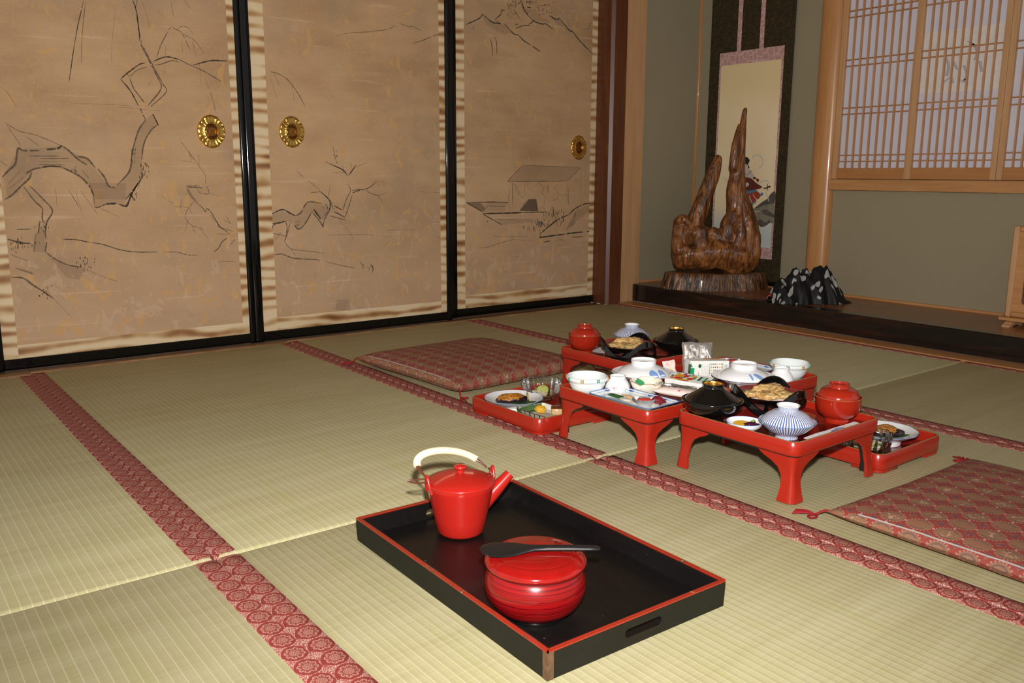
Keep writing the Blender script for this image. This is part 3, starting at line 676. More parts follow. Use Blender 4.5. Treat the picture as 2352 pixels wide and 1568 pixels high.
st5 = [(8, 0, (220, 245), (350, 185), (385, 140)), (8, 0, (385, 140), (480, 220), (565, 238)), (7, 0, (610, 105), (575, 105), (570, 140), (515, 190)), (6, 1, (515, 190), (530, 220), (570, 235)), (7, 0, (600, 235), (700, 340), (740, 350), (790, 400), (880, 460)), (9, 1, (880, 460), (960, 515)), (9, 0, (775, 0), (795, 75), (840, 150)), (6, 1, (765, 10), (790, 90), (850, 170)), (8, 0, (840, 150), (900, 210), (980, 240), (1020, 240), (1090, 295)),
 (6, 0, (720, 285), (785, 258), (860, 255)), (7, 0, (850, 245), (900, 205)), (6, 1, (710, 245), (745, 240)), (8, 0, (1050, 155), (1125, 195), (1155, 180)), (8, 0, (1155, 180), (1250, 300), (1295, 325), (1350, 400), (1480, 535)), (7, 1, (465, 390), (480, 470), (485, 560)), (7, 1, (510, 370), (525, 430), (530, 540)), (5, 1, (700, 80), (720, 130), (760, 190)), (8, 0, (830, 70), (870, 78)), (5, 2, (290, 260), (300, 310)), (6, 2, (1380, 295), (1450, 280), (1460, 230), (1485, 225)), (4, 2, (580, 300), (610, 350)), (5, 2, (955, 100), (960, 60), (1060, 50)), (4, 2, (940, 70), (945, 150))]
st6 = [(4, 1, (570, 300), (705, 155)), (3.5, 1, (705, 155), (960, 165), (1235, 175)), (3.5, 1, (1235, 175), (1110, 298)), (4, 1, (570, 300), (1110, 298)), (4, 1, (615, 310), (620, 520)), (3, 2, (725, 310), (730, 430)), (3.5, 1, (1115, 300), (1120, 540)), (2.5, 2, (1235, 180), (1230, 450)), (8, 1, (200, 490), (400, 486), (580, 490)), (6, 0, (200, 490), (270, 530), (350, 575)), (6, 0, (350, 595), (440, 645), (520, 690)), (9, 0, (350, 590), (560, 585), (700, 580)), (7, 1, (700, 580), (930, 575)),
 (5, 1, (395, 520), (550, 525)), (4, 1, (350, 570), (395, 520)), (3, 1, (460, 640), (820, 645)), (2.5, 1, (590, 370), (580, 480), (600, 560)), (2.5, 1, (640, 340), (660, 400), (720, 450)), (2.5, 1, (680, 560), (740, 470)), (2.5, 1, (870, 400), (905, 430), (900, 500), (855, 560)), (2.5, 1, (990, 340), (1040, 420), (1100, 420), (1110, 500)), (2.5, 1, (960, 470), (1010, 460), (1020, 400)), (3, 1, (615, 320), (655, 340), (680, 400)), (3, 1, (850, 310), (900, 360), (880, 400)), (6, 1, (930, 330), (940, 400)),
 (9, 0, (860, 775), (950, 700), (1030, 640), (1120, 600)), (9, 0, (1120, 600), (1180, 545), (1260, 505), (1312, 497)), (9, 0, (875, 790), (870, 803), (1000, 785), (1090, 775)), (9, 0, (1100, 770), (1250, 755)), (7, 0, (1285, 752), (1308, 752)), (6, 0, (1145, 798), (1190, 800), (1250, 795)), (6, 0, (890, 850), (955, 835)), (3.5, 1, (1010, 830), (1050, 825), (1090, 832)), (5, 1, (1095, 735), (1180, 670)), (2.5, 1, (440, 795), (640, 798), (760, 795)), (2.5, 1, (310, 900), (400, 890), (520, 850), (640, 820)), (2.5, 2, (640, 825), (780, 832)), (6, 0, (385, 665), (395, 655)), (2.5, 2, (1200, 850), (1300, 850))]
wash3 = [(C2, [3, (575, 298), (705, 158), (1230, 178), (1108, 296)]), (C2, [1, (680, 565), (760, 460), (830, 455), (850, 570)]), (C2, [3, (205, 492), (570, 490), (545, 570), (350, 572)]), (C2, [2, (205, 494), (330, 495), (375, 545), (340, 570)]), (C2, [3, (470, 645), (820, 648), (800, 665), (530, 690)]), (C2, [3, (1100, 720), (1180, 670), (1190, 560), (1310, 505), (1310, 560), (1190, 660)]), (C1, [3, (380, 150), (480, 225), (600, 240), (700, 340), (560, 330), (420, 250)]), (C1, [3, (1050, 160), (1155, 185), (1290, 330), (1130, 240)]), (C1, [3, (800, 80), (890, 90), (1000, 180), (1080, 230), (900, 200)])]
paint('ink_painting', s3, x3, [(*C1, st5), (*C2, st6)], wash3, [(C1, 700, 25, 70, 40, 34, 14, 0), (C1, 650, 60, 40, 50, 14, 14, 0), (C1, 850, 12, 60, 22, 18, 14, 0), (C1, 900, 60, 50, 60, 16, 12, 1), (C1, 690, 140, 80, 50, 18, 12, 1), (C1, 985, 110, 60, 70, 24, 14, 1), (C1, 1090, 40, 70, 60, 18, 12, 1), (C1, 1085, 125, 50, 40, 14, 12, 1), (C2, 1000, 590, 130, 60, 40, 40, 1), (C2, 860, 665, 60, 50, 16, 46, 0), (C2, 770, 705, 70, 40, 12, 30, 2)])

# wall above the doors and beam over them
struct('trim_2', MB().bbox(-.14, .035, -2.0, 2.66, 1.80, 1.89, .004), M['pillar'])['label'] = 'dark beam over the painted sliding doors'
struct('wall_left', MB().box(-.11, -.07, -2.0, 2.66, 1.89, 2.40), M['plaster'])
# corner pillar, pale door post of the alcove, side wall
rg = []
for z in (.0, 2.40):
    rg.append([(-.13, 2.645, z), (.004, 2.645, z), (.018, 2.659, z), (.018, 2.742, z), (-.13, 2.742, z)])
struct('trim_3', MB().loft(rg, True, True, True), M['pillar'], None, 20)['label'] = 'dark stained pillar between the painted doors and the alcove'
struct('trim_4', MB().bbox(-.12, .012, 2.743, 2.806, .0, 2.40, .003).bbox(-.12, .001, 2.806, 2.895, .0, 2.40, .002), M['hinoki'], None, 20)['label'] = 'pale cypress post at the left end of the alcove'
struct('wall_side', MB().box(-.12, XS, 2.895, YB+.1, .0, 2.40), M['plaster'])
struct('wall_back', MB().box(XS-.1, 3.2, YB, YB+.12, .0, 2.40), M['plaster'])
struct('ceiling', MB().box(-.13, 5.6, -2.0, YB+.12, 2.40, 2.45), M['ceil'])
# alcove floor: board, black front beam, plank along the mats
struct('floor_alcove', MB().box(-.02, 3.2, 2.90, YB, .02, ZT), M['toko'])['label'] = 'polished brown board floor of the raised alcove'
struct('trim_5', MB().bbox(.006, 3.2, 2.842, 2.905, .0, ZT+.001, .004), M['ebony'])['label'] = 'black polished front beam of the raised alcove'
pl = struct('trim_6', MB().bbox(.0, 3.2, 2.732, 2.843, -.05, .002, .002), M['hinoki_x']); pl['label'] = 'cypress plank between the mats and the black beam'
obj('plank_edge', MB().bbox(.0, 3.2, 2.7295, 2.740, -.03, .004, .0015), M['hinoki_x'], pl)
bb = struct('baseboard_back', MB().bbox(XS, 3.2, YB-.012, YB+.01, ZT-.01, ZT+.011, .002), M['hinoki_x'])
bb2 = struct('baseboard_side', MB().bbox(XS-.01, XS+.010, 2.895, YB, ZT-.01, ZT+.010, .002), M['hinoki_x'])
struct('trim_7', MB().bbox(XS-.004, XS+.011, YB-.011, YB+.004, ZT+.011, 2.40, .002), M['post'])['label'] = 'thin cypress strip in the corner of the alcove'
# half-round post between scroll and window
xa = at(1856, 600, 1, YB).x-.002; xb = at(1903, 600, 1, YB).x
rg = []
for z in (ZT, 2.40):
    cx, hw = (xa+xb)/2, (xb-xa)/2
    rg.append([(cx-hw, YB+.02, z)] + [(cx-hw*cos(pi*k/14)**1 if k not in (0, 14) else cx+(-hw if k == 0 else hw), YB-.006-.040*sin(pi*k/14)**.7, z) for k in range(15)] + [(cx+hw, YB+.02, z)])
struct('trim_8', MB().loft(rg, True, True, True), M['post'], None, 50)['label'] = 'rounded polished cypress post between the scroll and the lattice window'

# ------------------------------------------------------------------ lattice window in the back wall
win = struct('window_1'); win['label'] = 'paper lattice window of pale wood above the alcove'
zs0, zs1 = .592, .642
obj('sill', MB().bbox(xb-.006, 3.2, YB-.040, YB+.01, zs0, zs1, .002), M['hinoki_x'], win)
obj('window_jamb', MB().bbox(xb+.012, xb+.026, YB-.026, YB+.01, zs1, 2.0, .0015), M['hinoki'], win)
def bx(x, y=400): return at(x, y, 1, YB).x
zrow = [at(1942, y, 1, YB).z for y in (357, 371)]; dz = zrow[0]-zrow[1]
zpairs = [zrow[1]+k*(at(1950, 263, 1, YB).z-zrow[1]) for k in range(0, 9)]
railtop = at(1940, 386, 1, YB).z
def shoji(x0, x1, sw, nb, yo):
    fr = obj('shoji_frame', MB().bbox(x0, x0+sw, yo-.022, yo, zs1+.002, 1.98, .0015).bbox(x1-sw, x1, yo-.022, yo, zs1+.002, 1.98, .0015), M['hinoki'], win)
    obj('bottom_rail', MB().bbox(x0+sw, x1-sw, yo-.021, yo-.001, zs1+.002, railtop, .0015), M['shoji_rail'], win)
    step = (x1-x0-2*sw)/(nb+1)
    vb = None
    for k in range(nb):
        x = x0+sw+step*(k+1)
        if vb is None: vb = obj('lattice_bar', MB().bbox(-.0032, .0032, -.017, -.004, railtop-.002, 1.98, .0008), M['shoji_wood'], fr); b = vb
        else: b = vb.copy(); COL.objects.link(b); b.parent = fr
        b.location = (x, yo, 0)
    hb = None
    for zp in zpairs:
        for q in (0, dz):
            if zp+q > 1.95: continue
            if hb is None: hb = obj('lattice_bar', MB().bbox(x0+sw, x1-sw, yo-.0155, yo-.0045, -.0026, .0026, .0008), M['shoji_rail'], fr); b = hb
            else: b = hb.copy(); COL.objects.link(b); b.parent = fr
            b.location = (0, 0, zp+q)
    obj('shoji_paper', MB().box(x0+.004, x1-.004, yo-.0042, yo-.0036, zs1+.01, 1.97), M['shoji_paper'], win)
    return fr
p0, p1, p2 = bx(1917, 405), bx(2093, 408), bx(2298, 412)
shoji(p0, p1, .024, 8, YB-.006); shoji(p1-.004, p2, .024, 9, YB-.028); shoji(p2+.001, p2+(p2-p1), .024, 9, YB-.028); shoji(p2+(p2-p1), p2+2*(p2-p1), .024, 9, YB-.006)
# added pale sheet and marks that imitate a reflection on the second screen
q0, q1 = at(2112, 215, 1, YB-.028), at(2322, 75, 1, YB-.028)
pt = obj('reflection_sheet', MB().box(p1+.022, p2-.024, YB-.0330, YB-.0326, at(2112, 218, 1, YB).z, at(2112, 80, 1, YB).z), M['patch'], win)
mbp = MB()
for pts in [((2172, 128), (2180, 150), (2176, 175)), ((2190, 140), (2200, 160)), ((2168, 190), (2185, 178), (2190, 192)), ((2215, 150), (2222, 170), (2216, 190)), ((2236, 100), (2246, 120), (2240, 138)), ((2252, 140), (2256, 165)), ((2208, 188), (2222, 180)), ((2225, 95), (2240, 104))]:
    P = [at(x, y, 1, YB-.028) for x, y in pts]
    P = catmull([(p.x, p.z, 0) for p in P], 5)
    for i in range(len(P)-1):
        a, b = P[i], P[i+1]; wd = .006
        mbp.add([(a.x-wd, YB-.0334, a.y), (a.x+wd, YB-.0334, a.y), (b.x+wd, YB-.0334, b.y), (b.x-wd, YB-.0334, b.y)], [(0, 1, 2, 3)])
obj('reflection_marks', mbp, M['patch_marks'], pt, 0)
# ------------------------------------------------------------------ things in the alcove
# hanging scroll
YS = YB-.012
def wx(x, y): p = at(x, y, 1, YS); return p.x, p.z
def flat(mb, poly, y, mi=0):
    b = bmesh.new(); vs = [b.verts.new((x, y, z)) for x, z in poly]; f = b.faces.new(vs)
    bmesh.ops.triangulate(b, faces=[f]); b.verts.index_update()
    mb.add([v.co for v in b.verts], [[v.index for v in f.verts] for f in b.faces], mi); b.free()
sc = thing('hanging_scroll', 'tall hanging scroll with olive mount, pink brocade strips and a painted lute player', 'scroll', (.32, YS, 0))
off = Vector((.32, YS, 0))
def sbox(name, x0, x1, z0, z1, d0, d1, mat, par=None):
    return obj(name, MB().box(x0-.32, x1-.32, -d1, -d0, z0, z1), mat, par or sc)
mx0, mx1 = .064, .580
px0, px1, pz0, pz1 = .130, .526, .235, 1.285
sbox('silk_mount', mx0, mx1, .112, 1.95, 0, .0015, M['mount'])
obj('roller', MB().tube([(mx0-.345, -.010, .112), (mx1-.295, -.010, .112)], .013, 16), M['black_lacquer'], sc)
obj('top_bar', MB().bbox(mx0-.322, mx1-.318, -.012, .002, 1.94, 1.965, .003), M['pillar'], sc)
obj('hanging_cord', MB().tube(catmull([(-.16, 0, 1.96), (-.05, 0, 2.05), (.0, 0, 2.08), (.05, 0, 2.05), (.16, 0, 1.96)], 5), .003, 8), M['pillar'], sc)
sbox('brocade_strip', px0, px1, pz1-.068, pz1, .0015, .0022, M['pink']); sbox('brocade_strip', px0, px1, pz0, pz0+.062, .0015, .0022, M['pink'])
sbox('brocade_strip', px0, px0+.014, pz0+.06, pz1-.066, .0015, .0022, M['pink']); sbox('brocade_strip', px1-.014, px1, pz0+.06, pz1-.066, .0015, .0022, M['pink'])
for xr in (.253, .392): sbox('hanging_ribbon', xr-.014, xr+.012, pz1-.002, 1.94, .004, .0050, M['pink'])
pic = sbox('painted_silk', px0+.012, px1-.012, pz0+.058, pz1-.064, .0018, .0025, M['silk'])
mp = MB(); PM = [M['skin_paint'], M['lute'], M['robe_red'], M['robe_blue'], M['paint_black'], M['paint_rock'], M['paint_rock2'], M['paint_white']]
FG = (1660, 340, 5.6); lay = [0]
def shape(mi, pts, smooth=3):
    P = [wx(FG[0]+a/FG[2], FG[1]+b/FG[2]) for a, b in pts]
    if smooth:
        q = catmull([(*p, 0) for p in P+[P[0]]], smooth)[:-1]; P = [(v.x, v.y) for v in q]
    lay[0] += 1; flat(mp, [(x-.32, z) for x, z in P], -.0030-.00003*lay[0], mi)
def line(mi, wd, pts):
    P = [wx(FG[0]+a/FG[2], FG[1]+b/FG[2]) for a, b in pts]; P = catmull([(x-.32, z, 0) for x, z in P], 5); lay[0] += 1; y = -.0030-.00003*lay[0]
    for i in range(len(P)-1):
        t = (P[i+1]-P[i]).normalized(); n = Vector((-t.y, t.x, 0))*wd
        a, b = P[i], P[i+1]; mp.add([(a.x-n.x, y, a.y-n.y), (a.x+n.x, y, a.y+n.y), (b.x+n.x, y, b.y+n.y), (b.x-n.x, y, b.y-n.y)], [(0, 1, 2, 3)], mi)
shape(6, [(400, 780), (480, 720), (560, 680), (640, 640), (668, 700), (660, 950), (600, 960), (520, 1010), (455, 970), (430, 860)])
shape(5, [(420, 770), (500, 700), (580, 650), (620, 590), (680, 560), (672, 700), (600, 720), (520, 740), (460, 770)])
shape(5, [(510, 800), (560, 785), (610, 820), (665, 860), (660, 890), (600, 870), (530, 850)])
shape(5, [(450, 930), (500, 920), (560, 960), (600, 920), (610, 960), (520, 1015), (460, 985)])
obj('painted_rocks', mp, PM, pic, 0); mp = MB()
shape(0, [(200, 300), (270, 310), (330, 290), (390, 320), (410, 370), (395, 410), (300, 440), (210, 440)])
shape(0, [(255, 220), (290, 195), (330, 210), (345, 260), (335, 310), (305, 320), (270, 300)])
shape(4, [(250, 190), (280, 130), (310, 112), (350, 150), (345, 180), (330, 200), (350, 250), (335, 260), (325, 215), (270, 205), (250, 240)])
line(4, .0012, [(285, 290), (300, 330), (330, 340), (355, 300), (350, 280)]); line(4, .0012, [(350, 280), (365, 320)]); line(4, .001, [(358, 283), (385, 305)])
shape(3, [(300, 540), (380, 530), (440, 540), (455, 580), (360, 590), (310, 590)])
shape(2, [(310, 600), (440, 560), (490, 600), (470, 650), (430, 660), (400, 710), (360, 700), (330, 650)])
shape(3, [(475, 600), (510, 570), (528, 590), (500, 620)]); shape(3, [(370, 710), (400, 705), (395, 735), (375, 735)]); shape(3, [(405, 690), (440, 645), (435, 690), (415, 715)])
line(0, .0022, [(350, 610), (365, 670), (385, 700)]); line(0, .002, [(395, 590), (420, 640), (440, 655)])
shape(1, [(230, 400), (300, 375), (370, 390), (440, 450), (515, 505), (420, 535), (330, 545), (240, 530)])
line(4, .003, [(530, 512), (560, 518), (585, 500)]); line(1, .0045, [(570, 508), (620, 492)]); line(1, .002, [(580, 460), (585, 545)])
shape(4, [(395, 380), (415, 368), (425, 390), (405, 402)]); shape(2, [(420, 370), (445, 390), (480, 405), (450, 410), (460, 440), (435, 415)])
shape(0, [(285, 480), (320, 440), (345, 470), (310, 500)])
obj('painted_figure', mp, PM, pic, 0); mp = MB()
line(7, .0028, [(380, 130), (430, 90), (490, 105), (523, 170), (505, 230), (470, 260)]); line(7, .0026, [(465, 470), (520, 425), (580, 420), (600, 460)]); line(7, .0024, [(560, 550), (565, 590), (585, 620), (595, 680)]); line(7, .002, [(20, 375), (60, 410), (85, 425)]); line(7, .0018, [(420, 810), (450, 820), (480, 808)])
obj('painted_sash', mp, PM, pic, 0)['kind'] = 'stuff'

# gnarled root sculpture on its bark-edged slab: skeleton given in (lateral, height) and depth
hr = Vector((rt.x, rt.y, 0)).normalized(); hd = Vector((fw.x, fw.y, 0)).normalized()
RC = at(1642, 662, 2, ZT); RC = Vector((RC.x, RC.y, ZT)) + hd*.0
ppm = F/((RC-CAM).dot(fw))
def loc(cx, cy, t=0.0):
    """crop position -> local point of the sculpture (t: depth behind its middle plane)"""
    x, y = 1480+cx/3.016, 200+cy/3.016
    d = fw + rt*((x-1176)/F) + up*((784-y)/F); k = (RC-CAM).dot(hd)/d.dot(hd)
    return CAM + d*k - RC + hd*t
root = thing('root_sculpture', 'tall varnished twisted tree root standing on a bark-edged slab in the alcove', 'sculpture', RC)
def blob(mb, chain, seg=14):
    pts = [loc(a, b, t) for a, b, r, t in chain]; rad = [r/3.016/ppm for a, b, r, t in chain]
    P = catmull(pts, 4); Rr = [v.x for v in catmull([(r, 0, 0) for r in rad], 4)]
    mb.tube(P, [max(q, .002) for q in Rr], seg)
    for e in (0, -1):
        mb.lathe([(Rr[e]*sin(pi*k/8), -Rr[e]*cos(pi*k/8)) for k in range(9)], 12)
        n = 9*12; mb.v[-n:] = [(x+P[e].x, y+P[e].y, z+P[e].z) for x, y, z in mb.v[-n:]]
mb = MB()
for ch in [[(640, 1190, 120, 0), (690, 1060, 108, 0), (668, 900, 96, 0), (640, 740, 72, 0), (645, 600, 54, 0), (655, 480, 48, .005), (665, 380, 40, .005), (682, 290, 26, .005), (700, 155, 13, .005)],
           [(615, 560, 34, -.02), (622, 420, 30, -.02), (637, 330, 22, -.02), (648, 262, 11, -.02)],
           [(600, 880, 40, -.035), (565, 960, 50, -.035), (560, 1050, 50, -.04), (520, 1120, 40, -.03)],
           [(700, 940, 40, -.05), (735, 1060, 40, -.045), (740, 1160, 40, -.04), (700, 1235, 40, -.035)],
           [(640, 910, 30, -.06), (650, 1000, 34, -.062), (625, 1080, 34, -.06)],
           [(330, 1000, 74, 0), (355, 930, 62, 0), (400, 800, 55, 0), (440, 690, 50, 0), (480, 590, 42, 0), (512, 500, 28, 0)],
           [(255, 940, 52, .01), (250, 1010, 56, 0), (255, 1090, 60, 0), (262, 1200, 66, 0)],
           [(230, 920, 26, -.03), (262, 905, 24, -.02), (300, 940, 28, -.03)],
           [(290, 1170, 84, -.01), (420, 1150, 112, -.012), (520, 1140, 118, -.012), (640, 1170, 116, -.01), (700, 1190, 80, 0)],
           [(350, 1010, 60, -.02), (440, 1050, 70, 0), (520, 1060, 64, .01), (600, 1020, 80, 0)],
           [(390, 1000, 44, -.035), (385, 1070, 52, -.04), (420, 1140, 50, -.04)],
           [(215, 1060, 34, -.03), (230, 1120, 42, -.035), (270, 1120, 30, -.05)],
           [(470, 1010, 44, -.03), (530, 1060, 52, -.035), (500, 1130, 50, -.04)],
           [(640, 1190, 62, -.03), (700, 1180, 66, -.03), (750, 1200, 40, 0), (735, 1240, 34, 0)]]:
    blob(mb, ch)
rw = obj('root_wood', mb, M['root'], root, 0)
mod = rw.modifiers.new('remesh', 'REMESH'); mod.mode = 'VOXEL'; mod.voxel_size = .0052; mod.use_smooth_shade = True
sm = rw.modifiers.new('smooth', 'SMOOTH'); sm.iterations = 4; sm.factor = .5
me2 = bpy.data.meshes.new_from_object(rw.evaluated_get(bpy.context.evaluated_depsgraph_get()))
rw.modifiers.clear(); rw.data = me2; nn = [v.normal.copy() for v in me2.vertices]
for v, n_ in zip(me2.vertices, nn):                             # long weathered grooves along the grain
    c_ = v.co; up_ = min(1, max(0, (c_.z-.25)/.25)); wob = mnoise.noise(c_*9)*.06
    q1 = mnoise.noise(Vector((c_.x*30+wob*20, c_.y*30, c_.z*(7-4*up_)))); q2 = mnoise.noise(Vector((c_.x*75, c_.y*75+wob*40, c_.z*(12-7*up_))))
    q3 = mnoise.noise(c_*14)
    v.co = c_ + n_*(.0060*q1 - .0055*abs(q2) + (.0055*q3+.004)*(1-.75*up_))
me2.polygons.foreach_set('use_smooth', [True]*len(me2.polygons))
sl = MB(); rings = []
sa, sb = 121/ppm, .120
for k, (z, e) in enumerate(((.0, 1.0), (.02, .985), (.05, .955), (.078, .925), (.084, .90), (.0845, .55), (.0845, .01))):
    ring = []
    for j in range(90):
        t = 2*pi*j/90; n = mnoise.noise(Vector((cos(t)*2, sin(t)*2, z*2)))*.10 + mnoise.noise(Vector((cos(t)*9, sin(t)*9, z*3)))*.035
        q = e*(1+(n if e > .6 else 0))
        ring.append(hr*(sa*q*cos(t)) + hd*(sb*q*sin(t)) + Vector((0, 0, z)))
    rings.append(ring)
o = obj('bark_slab', sl.loft(rings, True, True), M['slab'], root, 60)

# cloth with pale flowers, gathered into peaks over a low stand
CC = at(1862, 694, 2, ZT); CC = Vector((CC.x, CC.y, ZT)); cppm = F/((CC-CAM).dot(fw))
sil = [(1768, 672, .2), (1775, 658, 0), (1787, 643, 0), (1795, 637, 0), (1802, 640, 0), (1812, 630, 0), (1822, 616, 0), (1833, 613, 0), (1838, 622, 0), (1845, 618, 0), (1853, 615, 0), (1860, 624, 0), (1872, 613, 0), (1886, 609, 0), (1891, 615, 0), (1898, 609, 0), (1907, 622, 0), (1918, 640, 0), (1930, 662, 0), (1942, 686, 0), (1951, 704, 0)]
NU, NV = 120, 28; mb = MB(); mb.uv = []
dd = .075
for i in range(NU+1):
    x = 1768+(1951-1768)*i/NU
    for k in range(len(sil)-1):
        if sil[k][0] <= x <= sil[k+1][0]:
            f_ = (x-sil[k][0])/(sil[k+1][0]-sil[k][0]); f_ = f_*f_*(3-2*f_); ytop = sil[k][1]*(1-f_)+sil[k+1][1]*f_; break
    base_y = 676+(x-1768)*(706-676)/183
    dr = fw + rt*((x-1176)/F) + up*((784-ytop)/F); pp = CAM + dr*((CC-CAM).dot(hd)/dr.dot(hd)) - CC
    s_ = pp.dot(hr); h = max(.004, pp.z)
    for j in range(NV+1):
        v = j/NV; a = (v-.5)*2                                   # -1 front .. 1 back
        prof = (1-abs(a))**.75
        fold = .010*sin(s_*95+a*4)*(1-prof)*.9 + .006*mnoise.noise(Vector((s_*30, a*3, 1)))
        dp = a*dd*(.35+.65*min(1, h/.10)) + fold
        z = h*prof + (.004*sin(s_*150+a*6) if 0.05 < prof < .9 else 0)
        p = hr*s_*1.0 + hd*dp
        # run the foot along the beam's direction
        mb.v.append((p.x, p.y, max(z, .0015)))
        mb.uv.append((s_, h*1.1*(1-prof)*(1 if a < 0 else -1)))
for i in range(NU):
    for j in range(NV):
        a = i*(NV+1)+j; mb.f.append((a, a+NV+1, a+NV+2, a+1)); mb.m.append(0)
cl = thing('cloth_bundle', 'black cloth with pale chrysanthemum flowers gathered in peaks beside the root sculpture', 'cloth', CC)
obj('draped_cloth', mb, M['floral'], cl, 60)
tp = loc(0, 0)
lt = [hr*(-(1862-1764)/cppm) + Vector((0, 0, .028)), hr*(-(1862-1769)/cppm) + Vector((0, 0, .032)), hr*(-(1862-1780)/cppm) + Vector((0, 0, .030))]
obj('red_cord_end', MB().tube(lt, [.004, .006, .005], 8), M['print_red'], cl)

# small standing screen at the right end of the alcove
fx = at(2305, 735, 1, 3.10).x
scn = thing('table_screen', 'small standing wooden screen with dark walnut panel on scrolled feet in the alcove', 'screen', (fx+.26, 3.10, ZT))
W2 = .255
def fr(x0, x1, z0, z1, y0, y1, b=.004): return MB().bbox(x0, x1, y0, y1, z0, z1, b)
obj('frame_stile', fr(-W2, -W2+.022, .034, .382, -.014, .014), M['hinoki'], scn); obj('frame_stile', fr(W2-.022, W2, .034, .382, -.014, .014), M['hinoki'], scn)
obj('frame_rail', fr(-W2+.022, W2-.022, .360, .382, -.013, .013), M['hinoki_x'], scn); obj('frame_rail', fr(-W2+.022, W2-.022, .034, .056, -.013, .013), M['hinoki_x'], scn)
obj('inner_board', MB().box(-W2+.02, W2-.02, -.008, .008, .05, .365), M['hinoki_x'], scn)
obj('walnut_panel', MB().loft([[(x, y, z+.207) for x, z, _ in rrect(W2-.056, .122, .014)] for y in (-.0105, -.0065)], True, True, True), M['walnut'], scn)
obj('base_bar', fr(-W2-.018, W2+.018, .018, .034, -.022, .022, .003), M['hinoki_x'], scn)
for s in (-1, 1):
    pr = [(-.058, 0), (-.058, .012), (-.044, .018), (-.036, .030), (-.016, .034), (.016, .034), (.036, .030), (.044, .018), (.058, .012), (.058, 0), (.030, 0), (.018, .010), (-.018, .010), (-.030, 0)]
    x = s*(W2-.028); obj('foot', MB().loft([[(x-.014, y, z*.55) for y, z in pr], [(x+.014, y, z*.55) for y, z in pr]], True, True, True), M['hinoki'], scn, 30)
# ------------------------------------------------------------------ floor cushions
def cushion(label, cx, cy, sx, sy, th, rz, seed, droop=0):
    t = thing('floor_cushion', label, 'cushion', (cx, cy, .0022), rz, 'patterned floor cushions')
    N = 44; mb = MB(); mb.uv = []; rs = random.Random(seed)
    def pt(u, v, top):
        a, b = 2*u-1, 2*v-1
        e = (1-abs(a)**5)*(1-abs(b)**5); e = max(e, 0)**.42
        pin = 1-.045*(1-abs(a)**2)*abs(b)**3; pin2 = 1-.045*(1-abs(b)**2)*abs(a)**3
        x = a*sx/2*pin2; y = b*sy/2*pin
        h = th/2*e*(1+.16*(1-a*a)*(1-b*b))
        h += .004*e*mnoise.noise(Vector((a*2+seed, b*2, 0))) + .0018*e*mnoise.noise(Vector((a*7, b*7+seed, 3)))
        z = th*.42+h if top else max(.0, th*.42-min(h, th*.42))
        return (x, y, z)
    arc = 0
    for top in (1, 0):
        n0 = len(mb.v)
        for i in range(N+1):
            for j in range(N+1):
                # gather samples near the edges
                u = .5-.5*cos(pi*i/N); v = .5-.5*cos(pi*j/N)
                u = .45*u+.55*i/N; v = .45*v+.55*j/N
                p = pt(u, v, top); mb.v.append(p)
                a, b = 2*u-1, 2*v-1
                mb.uv.append((p[0]+(th*.35*abs(a)**8*(1 if a > 0 else -1)), p[1]+(th*.35*abs(b)**8*(1 if b > 0 else -1))))
        for i in range(N):
            for j in range(N):
                a = n0+i*(N+1)+j; q = (a, a+N+1, a+N+2, a+1)
                mb.f.append(q if top else q[::-1]); mb.m.append(0)
    obj('cushion_body', mb, M['zabuton'], t, 80)
    # zipper along the front side (facing -Y)
    z = [(-sx/2*.80+sx*.80*k/24, 0, 0) for k in range(25)]; zz = []
    for x, _, _ in z:
        u = x/sx+.5; p = pt(u, .024, 1); zz.append((p[0], p[1]-.0015, p[2]))
    rows = [[(x, y-.0012, z-.0012), (x, y-.0018, z-.0001), (x, y+.0002, z+.0014)] for x, y, z in zz]
    obj('zipper', MB().loft(rows, False), M['zip'], t)
    def tassel(ax, ay, dx, dy):
        p0 = Vector(pt(ax, ay, 1)); p0.z = th*.42
        b = Vector((dx, dy, 0)).normalized(); n = Vector((-b.y, b.x, 0)); mbt = MB()
        k1 = p0+b*.030; k1.z = .006
        mbt.tube(catmull([p0-b*.006, p0+b*.012, k1], 4), .0022, 6)
        for q in (-.5, .0, .5):
            mbt.tube(catmull([k1, k1+b*.018+n*.010*q+Vector((0, 0, .002)), k1+b*.042+n*.022*q-Vector((0, 0, .003))], 4), [.002]*8+[.0012], 6)
        mbt.tube(catmull([k1, k1+b*.010+n*.014, k1+b*.002+n*.022, k1-b*.006+n*.010, k1], 4), .0017, 6)
        obj('corner_tassel', mbt, M['cord'], t)
    tassel(.012, .012, -1, -.35) if droop else tassel(.012, .012, -.9, -.5)
    tassel(.988, .012, .9, -.45); tassel(.012, .988, -.6, .6); tassel(.988, .988, .6, .6)
    return t
cushion('red brocade floor cushion by the painted doors, behind the left meal tray', .845, 1.215, .585, .560, .062, R(3), 3)
cushion('red brocade floor cushion cut off by the right edge of the view', 2.648, 1.258, .585, .545, .044, R(-1.5), 9, 1)

